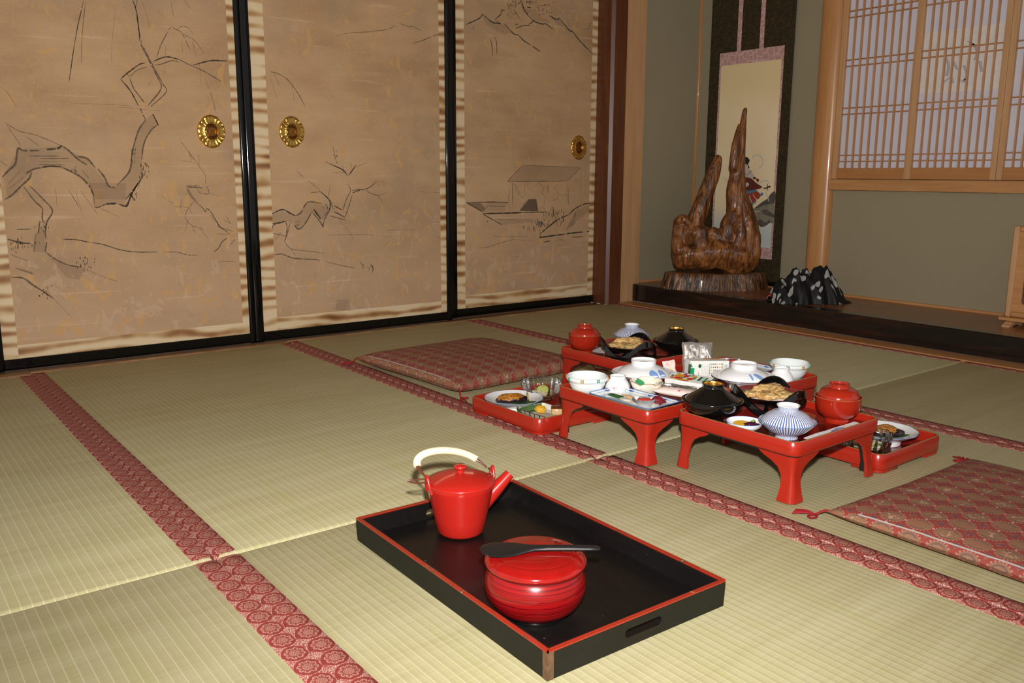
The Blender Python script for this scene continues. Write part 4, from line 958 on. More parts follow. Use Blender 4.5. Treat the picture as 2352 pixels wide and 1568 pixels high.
# ------------------------------------------------------------------ lacquer meal tables and low trays
def tray_top(t, hx, hy, z0, z1, r, wall, zf, floor_mat, side_mat):
    rings = [rrect(hx-.004, hy-.004, r-.002, 6, z0), rrect(hx-.0012, hy-.0012, r, 6, z0+.001), rrect(hx, hy, r, 6, z0+.004), rrect(hx, hy, r, 6, z1-.001), rrect(hx-.0008, hy-.0008, r, 6, z1)]
    o = MB().loft(rings, True, True); obj('tray_wall', o, side_mat, t, 50)
    ins = [rrect(hx-wall+.0008, hy-wall+.0008, r-wall*.6, 6, z1), rrect(hx-wall, hy-wall, r-wall*.6, 6, z1-.001), rrect(hx-wall, hy-wall, r-wall*.6, 6, zf+.004)]
    obj('tray_inner_wall', MB().loft(ins), side_mat, t, 50)
    flr = [rrect(hx-wall, hy-wall, r-wall*.6, 6, zf+.004), rrect(hx-wall-.004, hy-wall-.004, max(.004, r-wall), 6, zf), rrect(.01, .01, .004, 6, zf)]
    obj('tray_floor', MB().loft(flr, True, False, True), floor_mat, t, 60)
    eg = [rrect(hx-.0008, hy-.0008, r, 6, z1-.0002), rrect(hx-.0015, hy-.0015, r, 6, z1+.0006), rrect(hx-wall+.0015, hy-wall+.0015, r-wall*.6, 6, z1+.0006), rrect(hx-wall+.0008, hy-wall+.0008, r-wall*.6, 6, z1-.0002)]
    obj('rim_edge', MB().loft(eg), M['edge'], t, 60)
TH = .131; TF = .112; HS = .159
def table_leg(t, sx, sy, H, hx, hy, r):
    """corner leg: curved L shape, wide under the tray, narrow in the middle, flared foot; red outside and black inside"""
    rows_o, rows_i = [], []
    prof = [(.0, .092), (.004, .089), (.010, .079), (.018, .060), (.028, .045), (.042, .0375), (.056, .0350), (.070, .0345), (.082, .0362), (.092, .0385), (.0965, .0378)]
    for d, wd in prof:
        z = H-d; flare = .006*max(0, (d-.055)/.045)**1.6 - .0035*math.sin(pi*min(1, d/.07))
        ex = flare - .010
        ro, ri = [], []
        n = 15
        for k in range(n):
            s = -1+2*k/(n-1); dist = s*wd                        # perimeter distance from the corner
            arc = r*pi/4
            if abs(dist) <= arc: an = pi/4+dist/r; x, y = r*cos(an), r*sin(an); nx, ny = cos(an), sin(an); x += hx-r; y += hy-r
            elif dist < 0: x, y, nx, ny = hx, hy-r-(-dist-arc), 1, 0
            else: x, y, nx, ny = hx-r-(dist-arc), hy, 0, 1
            px, py = x+nx*ex, y+ny*ex
            ro.append((sx*px, sy*py, z)); ri.append((sx*(px-nx*.0075), sy*(py-ny*.0075), z))
        rows_o.append(ro); rows_i.append(ri)
    mb = MB(); mb.loft(rows_o, False, mi=0); mb.loft(rows_i, False, mi=1)
    for a, b in ((0, 0), (0, -1)):                              # red edges along both sides
        mb.loft([[rows_o[k][b], rows_i[k][b]] for k in range(len(prof))], False, mi=0)
    mb.loft([rows_o[-1], rows_i[-1]], False, mi=0)
    return obj('leg', mb, [M['red'], M['matte_black']], t, 50)
def table(label, x0, y0):
    t = thing('meal_table', label, 'table', (x0+HS, y0+HS, .0018), 0, 'red lacquer meal tables')
    tray_top(t, HS, HS, .1, TH, .022, .0065, TF, M['red_floor'], M['red'])
    obj('apron', MB().loft([rrect(HS-.0075, HS-.0075, .018, 6, .0955), rrect(HS-.0075, HS-.0075, .018, 6, .1005)], True, True, True), M['matte_black'], t, 50)
    for sx in (-1, 1):
        for sy in (-1, 1): table_leg(t, sx, sy, .0975, HS+.004, HS+.004, .022)
    return t
PX, PY = 1.225, 1.278; QX, QY = 1.605, .942; SX, SY = 1.626, 1.266; RXx, RY = 1.948, 1.005
table('red lacquer legged meal table at the back holding the blue striped bowl and black bowl', PX, PY)
table('red lacquer legged meal table holding the blue-edged rectangular plate and the gold-dotted bowl at left', QX, QY)
table('red lacquer legged meal table at the back right, mostly hidden by dishes and juice cartons', SX, SY)
table('red lacquer legged meal table nearest the viewer with red bowl at its right corner', RXx, RY)
def low_tray(label, x0, y0):
    hx, hy = .1525, .136; t = thing('low_tray', label, 'tray', (x0+hx, y0+hy, .0018), 0, 'red lacquer low trays')
    z0, z1, zf = .0055, .043, .014
    tray_top(t, hx, hy, z0, z1, .022, .006, zf, M['red_floor'], M['red'])
    for sx in (-1, 1):
        for sy in (-1, 1):
            pts = rrect(hx-.001, hy-.001, .022, 6)[(0 if (sx, sy) == (1, 1) else 7 if (sx, sy) == (-1, 1) else 14 if (sx, sy) == (-1, -1) else 21):][:7]
            pts = [(p[0], p[1]) for p in pts]
            a, b = pts[0], pts[-1]
            ext = .050
            def along(p, q): return p
            first = (a[0], a[1]-sy*ext) if abs(a[0]) > hx-.003 else (a[0]-sx*ext, a[1])
            last = (b[0]-sx*ext, b[1]) if abs(b[1]) > hy-.003 else (b[0], b[1]-sy*ext)
            line_ = [first]+pts+[last]
            out = [(x, y, 0) for x, y in line_]; inn = [(x-sx*.006, y-sy*.006, 0) for x, y in line_]
            o2 = [(x, y, z0+.001) for x, y in line_]; i2 = [(x-sx*.006, y-sy*.006, z0+.001) for x, y in line_]
            mb = MB(); mb.loft([out, o2], False); mb.loft([inn, i2], False); mb.loft([out, inn], False)
            mb.add([out[0], inn[0], i2[0], o2[0]], [(0, 1, 2, 3)]); mb.add([out[-1], inn[-1], i2[-1], o2[-1]], [(0, 1, 2, 3)])
            obj('foot', mb, M['red'], t, 50)
    return t
low_tray('red lacquer low tray on the mat holding the eggplant plate by the left cushion', 1.283, .899)
low_tray('red lacquer low tray on the mat holding the eggplant plate by the right cushion', 1.968, 1.328)

# ------------------------------------------------------------------ black carrying tray with teapot and rice tub
TX, TY, TRZ = 2.166, .397, R(-1.4); tw, td, thh = .277, .1745, .041
bt = thing('serving_tray', 'large worn black lacquer tray with red rim on the tatami holding teapot and rice tub', 'tray', (TX, TY, .002), TRZ)
obj('tray_base', MB().box(-tw+.004, tw-.004, -td+.004, td-.004, .0, .010), M['tray_in'], bt)
def wall(name, prof_in, ends):
    """sloping side board: outer line a->b, thickness inwards"""
    (ax, ay), (bx_, by) = ends; nx, ny = prof_in
    L = math.hypot(bx_-ax, by-ay); ux, uy = (bx_-ax)/L, (by-ay)/L; th = .011
    def P(s, d, z): return (ax+ux*s+nx*d, ay+uy*s+ny*d, z)
    v = [P(0, 0, 0), P(L, 0, 0), P(L, -.002, thh), P(0, -.002, thh), P(th, th, .009), P(L-th, th, .009), P(L-th*.8, th-.002, thh), P(th*.8, th-.002, thh)]
    o = MB(); o.add(v, [(0, 1, 2, 3)], 0); o.add(v, [(5, 4, 7, 6), (0, 3, 7, 4), (1, 5, 6, 2), (3, 2, 6, 7), (0, 4, 5, 1)], 1)
    w_ = obj(name, o, [M['tray_out'], M['tray_in']], bt, 0)
    rv = []
    for s0, s1, z in ((-.002+.002, L, thh), (0, L, thh+.0018)):
        rv.append([P(0, -.0024, z), P(L, -.0024, z), P(L-.0050, .0050, z), P(.0050, .0050, z)])
    obj('red_rim', MB().loft([rv[0], rv[1]], True, True, True), M['tray_rim'], w_, 0)
    return w_
c = [(-tw, -td), (tw, -td), (tw, td), (-tw, td)]
wl = [wall('side_board', (0, 1), (c[0], c[1])), wall('side_board', (-1, 0), (c[1], c[2])), wall('side_board', (0, -1), (c[2], c[3])), wall('side_board', (1, 0), (c[3], c[0]))]
for s, w_ in ((1, wl[1]), (-1, wl[3])):    # long hand slots cut through the short sides
    pts = [(y, z+.021) for y, z, _ in rrect(.036, .0068, .0066, 6)]
    ct = obj('slot_cutter', MB().loft([[(s*(tw+.010), y, z) for y, z in pts], [(s*(tw-.022), y, z) for y, z in pts]], True, True, True), M['tray_in'], bt, 0)
    bo = w_.modifiers.new('slot', 'BOOLEAN'); bo.object = ct; bo.operation = 'DIFFERENCE'; bo.solver = 'EXACT'
    me3 = bpy.data.meshes.new_from_object(w_.evaluated_get(bpy.context.evaluated_depsgraph_get())); w_.modifiers.clear(); w_.data = me3
    bpy.data.objects.remove(ct, do_unlink=True)
obj('worn_corner', MB().loft([[(tw-.010, -td-.0004, .0), (tw+.0006, -td-.0008, .0), (tw+.0006, -td+.010, .0)], [(tw-.008, -td-.0026, thh+.0005), (tw+.0028, -td-.0028, thh+.0005), (tw+.0028, -td+.008, thh+.0005)]], False), M['worn'], bt)
ZB = .012
# teapot
tpt = thing('teapot', 'red enamel teapot with cream wrapped bail handle standing on the black tray', 'teapot', (1.988, .386, ZB+.0003), R(0))
obj('body', MB().lathe([(.0, .001), (.036, .001), (.040, .003), (.0435, .008), (.048, .030), (.0545, .060), (.0605, .088), (.0625, .0955), (.0620, .0975), (.058, .0975)], 64), M['teapot'], tpt, 50)
ld = obj('lid', MB().lathe([(.0632, .0965), (.0638, .0985), (.0630, .1003), (.050, .1065), (.030, .1128), (.011, .1160), (.0, .1165)], 64), M['teapot'], tpt, 50)
obj('knob', MB().lathe([(.0075, .1155), (.0068, .1185), (.0075, .1215), (.0115, .1235), (.0120, .1265), (.0098, .1290), (.0, .1300)], 32), M['teapot'], ld, 60)
hv = Vector((hr.x, hr.y, 0)); dv = Vector((hd.x, hd.y, 0))            # lateral and receding directions
sd = (hv*.93+dv*.36).normalized()                                     # spout points to the right and away
sp0 = sd*.036+Vector((0, 0, .046)); sp1 = sd*.068+Vector((0, 0, .074)); sp2 = sd*.096+Vector((0, 0, .1005))
P = catmull([sp0, sp1, sp2], 6); obj('spout', MB().tube(P, [.0175-.0080*i/(len(P)-1) for i in range(len(P))], 16, False), M['teapot'], tpt)
ax = (hv*.90+dv*.43).normalized()                                     # handle axis
la, lb = -ax*.0600, ax*.0600
for q, sgn in ((la, -1), (lb, 1)):
    e = ax*sgn; tng = Vector((-e.y, e.x, 0))
    pts = [q+Vector((0, 0, .086))-tng*.013, q+e*.003+Vector((0, 0, .102))-tng*.0085, q+e*.004+Vector((0, 0, .117)), q+e*.003+Vector((0, 0, .102))+tng*.0085, q+Vector((0, 0, .086))+tng*.013]
    obj('lug', MB().tube(catmull(pts, 6), .0028, 10), M['teapot'], tpt)
# bail folded towards the left and back
lean = (-hv*.50+dv*.30)
def bail(s):
    a = pi*s; base = la.lerp(lb, s); k = sin(a)**.62
    return la.lerp(lb, .5-.5*cos(a)*1.0) + Vector((0, 0, .108+.0375*k)) + lean*(.095*k)
hp = [bail(s/40) for s in range(1, 40)]
wr = MB(); hp2 = hp[4:-3]
dense = catmull(hp2, 16); rad = [.0058+.0011*abs(sin(pi*i/5.0)) for i in range(len(dense))]
obj('handle_wrap', wr.tube(dense, rad, 14), M['rattan'], tpt, 80)
for e0, e1 in ((hp[:6], 0), (hp[-6:], 1)):
    mbw = MB()
    for o_ in (-.0034, .0034):
        mbw.tube([p+Vector((0, 0, o_*.6))+lean.normalized()*o_ for p in e0], .0021, 8)
    q = la if e1 == 0 else lb; e = ax*(-1 if e1 == 0 else 1)
    mbw.tube(catmull([q+Vector((0, 0, .112)), q+e*.012+lean*.03+Vector((0, 0, .108)), q+e*.020+lean*.04+Vector((0, 0, .106)), q+e*.012+lean*.02+Vector((0, 0, .103)), q+Vector((0, 0, .106))], 5), .0016, 8)
    obj('handle_end', mbw, M['brown_wire'], tpt)
# rice tub and paddle
tub = thing('rice_tub', 'round glossy red lacquer rice tub with flat lid at the front of the black tray', 'rice tub', (2.298, .309, ZB+.0003))
obj('base_ring', MB().lathe([(.0, .0), (.049, .0), (.0505, .002), (.0505, .007), (.047, .009)], 64), M['black_lacquer'], tub)
obj('tub_body', MB().lathe([(.046, .006), (.054, .008), (.0655, .018), (.0735, .032), (.0765, .046), (.0750, .059), (.0700, .070), (.0670, .075), (.0672, .079)], 72), M['tub'], tub, 60)
lid = obj('lid', MB().lathe([(.0668, .0773), (.0740, .0783), (.0762, .0812), (.0758, .0848), (.0715, .0893), (.0625, .0930), (.0600, .0938), (.0585, .0934), (.0570, .0940), (.0550, .0949), (.030, .0957), (.0, .0960)], 72), M['tub_lid'], tub, 60)
# paddle lies across the lid
pdl = thing('rice_paddle', 'matte black rice paddle lying across the red lid of the rice tub', 'paddle', (2.298, .309, ZB+.0963))
pv = hv.copy(); pn = Vector((-pv.y, pv.x, 0)); mb = MB(); rings = []
for s_, wd, th_, zz in ((-.089, .002, .001, .0035), (-.084, .0155, .0016, .0028), (-.072, .0245, .002, .0022), (-.056, .0275, .0024, .0019), (-.038, .0235, .0030, .0026), (-.022, .0150, .0036, .0038), (-.008, .0085, .0040, .0046), (.012, .0068, .0042, .0050), (.045, .0068, .0040, .0052), (.075, .0066, .0036, .0050), (.087, .0060, .0030, .0048), (.090, .0030, .0015, .0047)):
    ring = [pv*(s_+.006)+pn*(wd*cos(2*pi*j/20))+Vector((0, 0, zz+th_*sin(2*pi*j/20))) for j in range(20)]
    rings.append(ring)
obj('paddle_body', mb.loft(rings, True, True, True), M['matte_black'], pdl, 60)
# ------------------------------------------------------------------ tableware
Z1 = TF+.0018+.0004            # standing height on the legged tables
Z0 = .014+.0018+.0004          # on the low trays
def soup_bowl(label, x, y, s=1.0):
    t = thing('soup_bowl', label, 'bowl', (x, y, Z1), 0, 'red lidded soup bowls')
    obj('bowl', MB().lathe([(.0, .001), (.024, .001), (.0265, .0), (.0272, .001), (.0262, .010), (.030, .012), (.041, .020), (.0470, .032), (.0490, .046), (.0505, .058), (.0508, .0592), (.0496, .0592), (.047, .045), (.043, .030), (.0, .02)], 56), M['red_bowl'], t, 50)
    obj('bowl_rim', MB().lathe([(.0503, .0588), (.0512, .0592), (.0506, .0600), (.0492, .0598)], 56), M['edge'], t)
    l = obj('lid', MB().lathe([(.0452, .0535), (.0462, .0565), (.0445, .0645), (.0385, .0735), (.0300, .0785), (.0225, .0800), (.0218, .0825), (.0222, .0880)], 56), M['red_bowl'], t, 50)
    obj('knob_ring', MB().lathe([(.0222, .0880), (.0226, .0884), (.0205, .0884), (.0198, .0840), (.0, .0830)], 48), M['red_bowl'], l, 50)
    return t
soup_bowl('orange red lidded soup bowl at the right corner of the nearest table', 2.186, 1.276)
soup_bowl('orange red lidded soup bowl at the left corner of the back table', 1.277, 1.338)
def rice_bowl(label, x, y):
    t = thing('rice_bowl', label, 'bowl', (x, y, Z1), rnd.uniform(0, 6), 'blue striped lidded rice bowls')
    obj('bowl', MB().lathe([(.0, .002), (.021, .002), (.0215, .0), (.0235, .0), (.0225, .007), (.030, .0095), (.0440, .0195), (.0540, .0300), (.0592, .0365), (.0586, .0368), (.050, .028), (.0, .015)], 64), M['stripe'], t, 50)
    obj('rim_line', MB().lathe([(.0588, .0360), (.0596, .0366), (.0590, .0371), (.0580, .0368)], 64), M['sky'], t)
    l = obj('lid', MB().lathe([(.0540, .0340), (.0548, .0362), (.0500, .0430), (.0400, .0515), (.0300, .0570), (.0225, .0592), (.0205, .0605), (.0212, .0655), (.0238, .0700)], 64), M['stripe'], t, 50)
    obj('knob_top', MB().lathe([(.0238, .0700), (.0236, .0708), (.0215, .0700), (.0195, .0650), (.0, .0635)], 48), M['porcelain'], l, 50)
rice_bowl('blue striped lidded rice bowl at the front corner of the nearest table', 2.190, 1.082)
rice_bowl('blue striped lidded rice bowl on the back table behind the tempura', 1.280, 1.541)
def simmer_bowl(label, x, y):
    t = thing('lidded_bowl', label, 'bowl', (x, y, Z1), 0, 'black lidded bowls')
    obj('bowl', MB().lathe([(.0, .0), (.0265, .0), (.0272, .001), (.0262, .0085), (.033, .0105), (.053, .0205), (.0640, .0320), (.0680, .0420), (.0690, .0475), (.0675, .0475), (.062, .036), (.0, .02)], 64), M['black_lacquer'], t, 50)
    l = obj('lid', MB().lathe([(.0615, .0420), (.0625, .0450), (.0600, .0500), (.0500, .0570), (.0370, .0650), (.0285, .0715), (.0245, .0745), (.0235, .0780), (.0245, .0840)], 64), M['black_lacquer'], t, 50)
    k = obj('knob_ring', MB().lathe([(.0245, .0840), (.0246, .0848), (.0224, .0848), (.0218, .0835)], 48), M['black_lacquer'], l, 50)
    obj('gilt_knob_lining', MB().lathe([(.0220, .0842), (.0214, .0800), (.0, .0790)], 48), M['gold'], l, 50)
simmer_bowl('black lacquer lidded bowl at the left corner of the nearest table', 2.006, 1.062)
simmer_bowl('black lacquer lidded bowl at the right of the back table', 1.470, 1.540)

# tempura: maroon plate carried by a black wavy ring
def wavy_dish(label, x, y, rz, pr, rr, name):
    t = thing('tempura_dish', label, 'dish', (x, y, Z1), rz, 'tempura dishes on wavy stands')
    z0 = .0205
    obj('plate', MB().lathe([(.0, z0), (pr*.42, z0), (pr*.62, z0+.004), (pr*.86, z0+.0125), (pr, z0+.0225), (pr*1.002, z0+.0232)], 64), M['black_lacquer'], t, 50)
    obj('plate_inside', MB().lathe([(pr*1.002, z0+.0232), (pr*.985, z0+.0236), (pr*.93, z0+.0195), (pr*.90, z0+.0185), (pr*.60, z0+.0090), (pr*.40, z0+.0065), (.0, z0+.006)], 64), M['maroon'], t, 50)
    rows = []
    n = 120
    for k in range(n+1):
        a = 2*pi*k/n; h = .5+.5*cos(3*a); z = .004+.049*h**.9; wdt = .0125
        rad = rr+.003*h-.010*(1-h)
        tilt = .35*(1-h)+.12
        c_, s_ = cos(a), sin(a)
        lo = (rad+wdt*.2)*1.0; p0 = ((rad+.0012)*c_, (rad+.0012)*s_, z+wdt); p1 = ((rad+.0035)*c_, (rad+.0035)*s_, z-wdt*.25 if z > wdt*.3 else 0.0)
        p2 = ((rad-.0025)*c_, (rad-.0025)*s_, max(0.0, z-wdt*.25)); p3 = ((rad-.0045)*c_, (rad-.0045)*s_, z+wdt)
        rows.append([p0, p1, p2, p3])
    obj('wavy_stand', MB().loft(rows, True), M['black_lacquer'], t, 60)
    for k in range(3):                     # short brackets under the plate
        a = 2*pi*k/3+pi/3
        obj('stand_foot', MB().tube([((pr*.40)*cos(a), (pr*.40)*sin(a), .016), ((pr*.7)*cos(a), (pr*.7)*sin(a), .006), ((rr-.008)*cos(a), (rr-.008)*sin(a), .006)], .005, 8), M['black_lacquer'], t)
    return t
def fritter(label, x, y, z, sx, sy, sz, rz, tilt, seed, name='tempura_piece', mat='tempura', grp=None, cat='tempura', rough=.34):
    b = bmesh.new(); bmesh.ops.create_icosphere(b, subdivisions=4, radius=1)
    for v in b.verts:
        n = v.co.normalized(); q = 1+rough*mnoise.noise(n*2.1+Vector((seed, 0, 0)))+rough*.45*mnoise.noise(n*5.5+Vector((0, seed, 0)))
        v.co = Vector((n.x*sx*q, n.y*sy*q, n.z*sz*q))
    b.transform(Matrix.Rotation(tilt, 4, 'X'))
    zmin = min(v.co.z for v in b.verts)
    for v in b.verts: v.co.z -= zmin
    me = bpy.data.meshes.new(name); b.to_mesh(me); b.free(); me.materials.append(M[mat])
    me.polygons.foreach_set('use_smooth', [True]*len(me.polygons))
    o = bpy.data.objects.new(name, me); COL.objects.link(o); o.location = (x, y, z); o.rotation_euler = (0, 0, rz)
    return tag(o, label, cat, grp)
def tempura(x, y, which, pr, ang):
    zt = Z1+.0310; g_ = 'tempura on the maroon dishes'
    c_, s_ = cos(ang), sin(ang)
    def L(a, b): return x+hv.x*a-dv.x*b, y+hv.y*a-dv.y*b            # a: to the right, b: towards the viewer
    pw = obj('dish_paper', MB().loft([[(*L(-.048, .036), zt), (*L(.040, .048), zt), (*L(.064, -.012), zt+.004), (*L(.052, -.030), zt+.008), (*L(-.034, -.042), zt+.002)], [(*L(-.048, .036), zt+.0005), (*L(.040, .048), zt+.0005), (*L(.064, -.012), zt+.0045), (*L(.052, -.030), zt+.0085), (*L(-.034, -.042), zt+.0025)]], True, True, True), M['white_paper'], None, 0)
    tag(pw, 'white folded paper under the tempura %s' % which, 'paper')
    zt += .0012
    a = math.atan2(hv.y, hv.x)
    fritter('pale battered slice at the left of the tempura heap %s' % which, *L(-.036, .004), zt, .027, .020, .0075, a+.2, .06, 2.1, grp=g_)
    fritter('long battered stick on top of the tempura heap %s' % which, *L(-.004, -.002), zt+.0125, .042, .0125, .0085, a+.15+.3*c_, .1, 5.3, grp=g_)
    fritter('orange battered fritter at the right front of the tempura heap %s' % which, *L(.030, .018), zt, .026, .019, .0085, a-.3, .08, 8.7, grp=g_)
    fritter('battered leaf at the back of the tempura heap %s' % which, *L(.020, -.020), zt, .028, .018, .0105, a+.5, .1, 12.4, grp=g_)
    fritter('flat battered slice at the front of the tempura heap %s' % which, *L(-.008, .028), zt, .027, .014, .0075, a+.1, .12, 14.9, grp=g_)
wavy_dish('maroon tempura dish on a black wavy stand on the nearest table', 2.036, 1.230, math.atan2(-hv.y, -hv.x)+R(6), .080, .084, 'a')
wavy_dish('maroon tempura dish on a black wavy stand on the back table', 1.418, 1.392, math.atan2(-hv.y, -hv.x)+R(0), .082, .086, 'b')
tempura(2.036, 1.230, 'on the nearest table', .08, 0); tempura(1.418, 1.392, 'on the back table', .082, 1)

# pale bowls with clover marks
def clover_bowl(label, x, y, rz, nm):
    t = thing('serving_bowl', label, 'bowl', (x, y, Z1), rz, 'pale bowls with four-square marks')
    wob = lambda tt, i: 1+.012*cos(4*tt)
    obj('bowl', MB().lathe([(.0, .001), (.024, .001), (.0245, .0), (.026, .0), (.0265, .005), (.034, .009), (.0425, .021), (.0465, .034), (.0480, .0385), (.0515, .0400), (.0530, .0440), (.0520, .0490), (.0490, .0505), (.0470, .0480), (.0440, .034), (.036, .017), (.0, .010)], 64, 0, wob), M['celadon'], t, 50)
    for k in range(8):
        a = pi/4*k+.2; c_ = Vector((cos(a), sin(a), 0)); tn = Vector((-sin(a), cos(a), 0)); m = M['gold_print'] if k % 2 == 0 else M['teal']
        mb = MB()
        for u in (-1, 1):
            for v in (-1, 1):
                p = c_*(.0532*(1+.012*cos(4*a)))+tn*(u*.0023)+Vector((0, 0, .0447+v*.0021)); mb.tube([p-c_*.0016, p+c_*.0006], [.0023, .0019], 8)
        obj('clover_mark', mb, m, t)
clover_bowl('pale blue-white bowl with clover marks at the left corner beside the cup', 1.668, .990, .4, 'a')
clover_bowl('pale blue-white bowl with clover marks at the right corner behind the tempura', 1.880, 1.535, 1.1, 'b')
# upside-down cups
def cup(label, x, y, deco):
    t = thing('tea_cup', label, 'cup', (x, y, Z1), 0, 'upturned white cups')
    obj('cup_body', MB().lathe([(.0300, .0005), (.0318, .0), (.0328, .002), (.0325, .014), (.0305, .024), (.0255, .034), (.0205, .0395), (.0195, .0420), (.0203, .0470)], 56), M['porcelain'], t, 50)
    obj('foot_ring', MB().lathe([(.0203, .0470), (.0200, .0480), (.0180, .0478), (.0170, .0440), (.0, .0435)], 48), M['porcelain'], t, 50)
    if deco:
        def badge(a0, zc, rr, ring_mat, kind):
            prof = [(.0328, .002), (.0325, .014), (.0305, .024), (.0255, .034)]
            def P(da, dz, e):
                z = zc+dz
                for i in range(3):
                    if prof[i][1] <= z <= prof[i+1][1]: r = prof[i][0]+(prof[i+1][0]-prof[i][0])*(z-prof[i][1])/(prof[i+1][1]-prof[i][1]); break
                else: r = .0328
                an = a0+da/.032; return ((r+e)*cos(an), (r+e)*sin(an), z)
            ring = MB().tube([P(rr*cos(2*pi*k/28), rr*sin(2*pi*k/28), .0003) for k in range(29)], .0005, 5, False)
            b_ = obj('badge_ring', ring, ring_mat, t)
            mb = MB(); rs = random.Random(int(a0*100))
            for _ in range(16 if kind else 9):
                an, q = rs.uniform(0, 6.28), rr*.8*math.sqrt(rs.random()); p = P(q*cos(an), q*sin(an), .0)
                d = Vector((p[0], p[1], 0)).normalized(); mb.tube([Vector(p)-d*.0004, Vector(p)+d*.0005], [rs.uniform(.0008, .0017)]*2, 6)
            obj('badge_blossom', mb, M['pink_print'] if kind else M['teal'], b_)
        va = math.atan2(-dv.y, -dv.x)
        badge(va-.42, .0145, .0118, M['print_orange'], 1); badge(va+.55, .0115, .0085, M['teal'], 0)
cup('upturned white cup with a blossom medallion beside the lotus bowl', 1.710, 1.056, True)
cup('plain upturned white cup beside the bowl at the right corner', 1.904, 1.465, False)
# lidded white dishes
def lid_dish(label, x, y, rz, kind):
    t = thing('lidded_dish', label, 'dish', (x, y, Z1), rz, 'white lidded dishes')
    obj('dish', MB().lathe([(.0, .001), (.034, .001), (.0345, .0), (.0365, .0), (.037, .009), (.045, .0135), (.056, .0200), (.0700, .0275), (.0800, .0318), (.0828, .0330), (.0818, .0336), (.076, .0310), (.064, .0255), (.0, .016)], 72), M['porcelain'], t, 50)
    l = obj('lid', MB().lathe([(.0675, .0255), (.0690, .0275), (.0660, .0340), (.0580, .0415), (.0460, .0480), (.0360, .0515), (.0325, .0530), (.0320, .0570), (.0330, .0655)], 72), M['porcelain'], t, 50)
    obj('knob_ring', MB().lathe([(.0330, .0655), (.0331, .0664), (.0308, .0662), (.0302, .0610), (.0, .0590)], 56), M['porcelain'], l, 50)
    prof = [(.0690, .0275), (.0660, .0340), (.0580, .0415), (.0460, .0480)]
    def S(a, r):                            # point of the lid surface at radius r
        for i in range(3):
            if prof[i+1][0] <= r <= prof[i][0]: z = prof[i][1]+(prof[i+1][1]-prof[i][1])*(prof[i][0]-r)/(prof[i][0]-prof[i+1][0]); break
        else: z = .0480 if r < .046 else .0275
        return Vector((r*cos(a), r*sin(a), z)) + Vector((cos(a)*.35, sin(a)*.35, .8))*.0006
    va = math.atan2(-dv.y, -dv.x) - rz
    mb = MB()
    spans = [(.12, .50, .020), (.58, .92, .018)] if kind == 'fan' else [(.20, .62, .017), (-.02, .14, .009)]
    for a0, a1, hgt in spans:              # umbrella segments, or a leaf with its stem end
        n = 10
        for k in range(n):
            s0, s1 = k/n, (k+1)/n
            if kind == 'fan': lo0 = lo1 = .0678; h0, h1 = .0678-hgt*sin(pi*(.12+.8*s0))**.6, .0678-hgt*sin(pi*(.12+.8*s1))**.6
            else: lo0, lo1 = .050+.013*s0+.008*sin(pi*s0), .050+.013*s1+.008*sin(pi*s1); h0, h1 = lo0-.016*sin(pi*s0), lo1-.016*sin(pi*s1)
            A0, A1 = va+a0+(a1-a0)*s0, va+a0+(a1-a0)*s1
            for q in range(3):
                f0, f1 = q/3, (q+1)/3
                mb.add([S(A0, lo0+(h0-lo0)*f0), S(A1, lo1+(h1-lo1)*f0), S(A1, lo1+(h1-lo1)*f1), S(A0, lo0+(h0-lo0)*f1)], [(0, 1, 2, 3)])
    obj('blue_print', mb, M['sky'], l, 0)
    for k in range(6):
        a = va-.22+(k % 2)*.10; r = .052+.005*(k//2)
        p = S(a, r); n = Vector((cos(a)*.4, sin(a)*.4, .8)).normalized()
        obj('raised_petal', MB().tube([p-n*.0004, p+n*.0004], [.0021, .0017], 10), M['white'], l)
    mb = MB()
    for k in range(7):
        a0 = va-1.30+k*.06; ps = [(a0, .0822, .0326), (a0+.06, .0822, .0326), (a0+.06, .0740, .0270), (a0, .0740, .0270)]
        mb.add([Vector((r*cos(a), r*sin(a), z+.0012)) for a, r, z in ps], [(0, 1, 2, 3)])
    obj('blue_rim_print', mb, M['sky'], t, 0)
lid_dish('white lidded dish with a blue umbrella print behind the lotus bowl', 1.673, 1.186, 0, 'fan')
lid_dish('white lidded dish with blue leaf print behind the nearest tempura', 1.860, 1.365, .2, 'leaf')
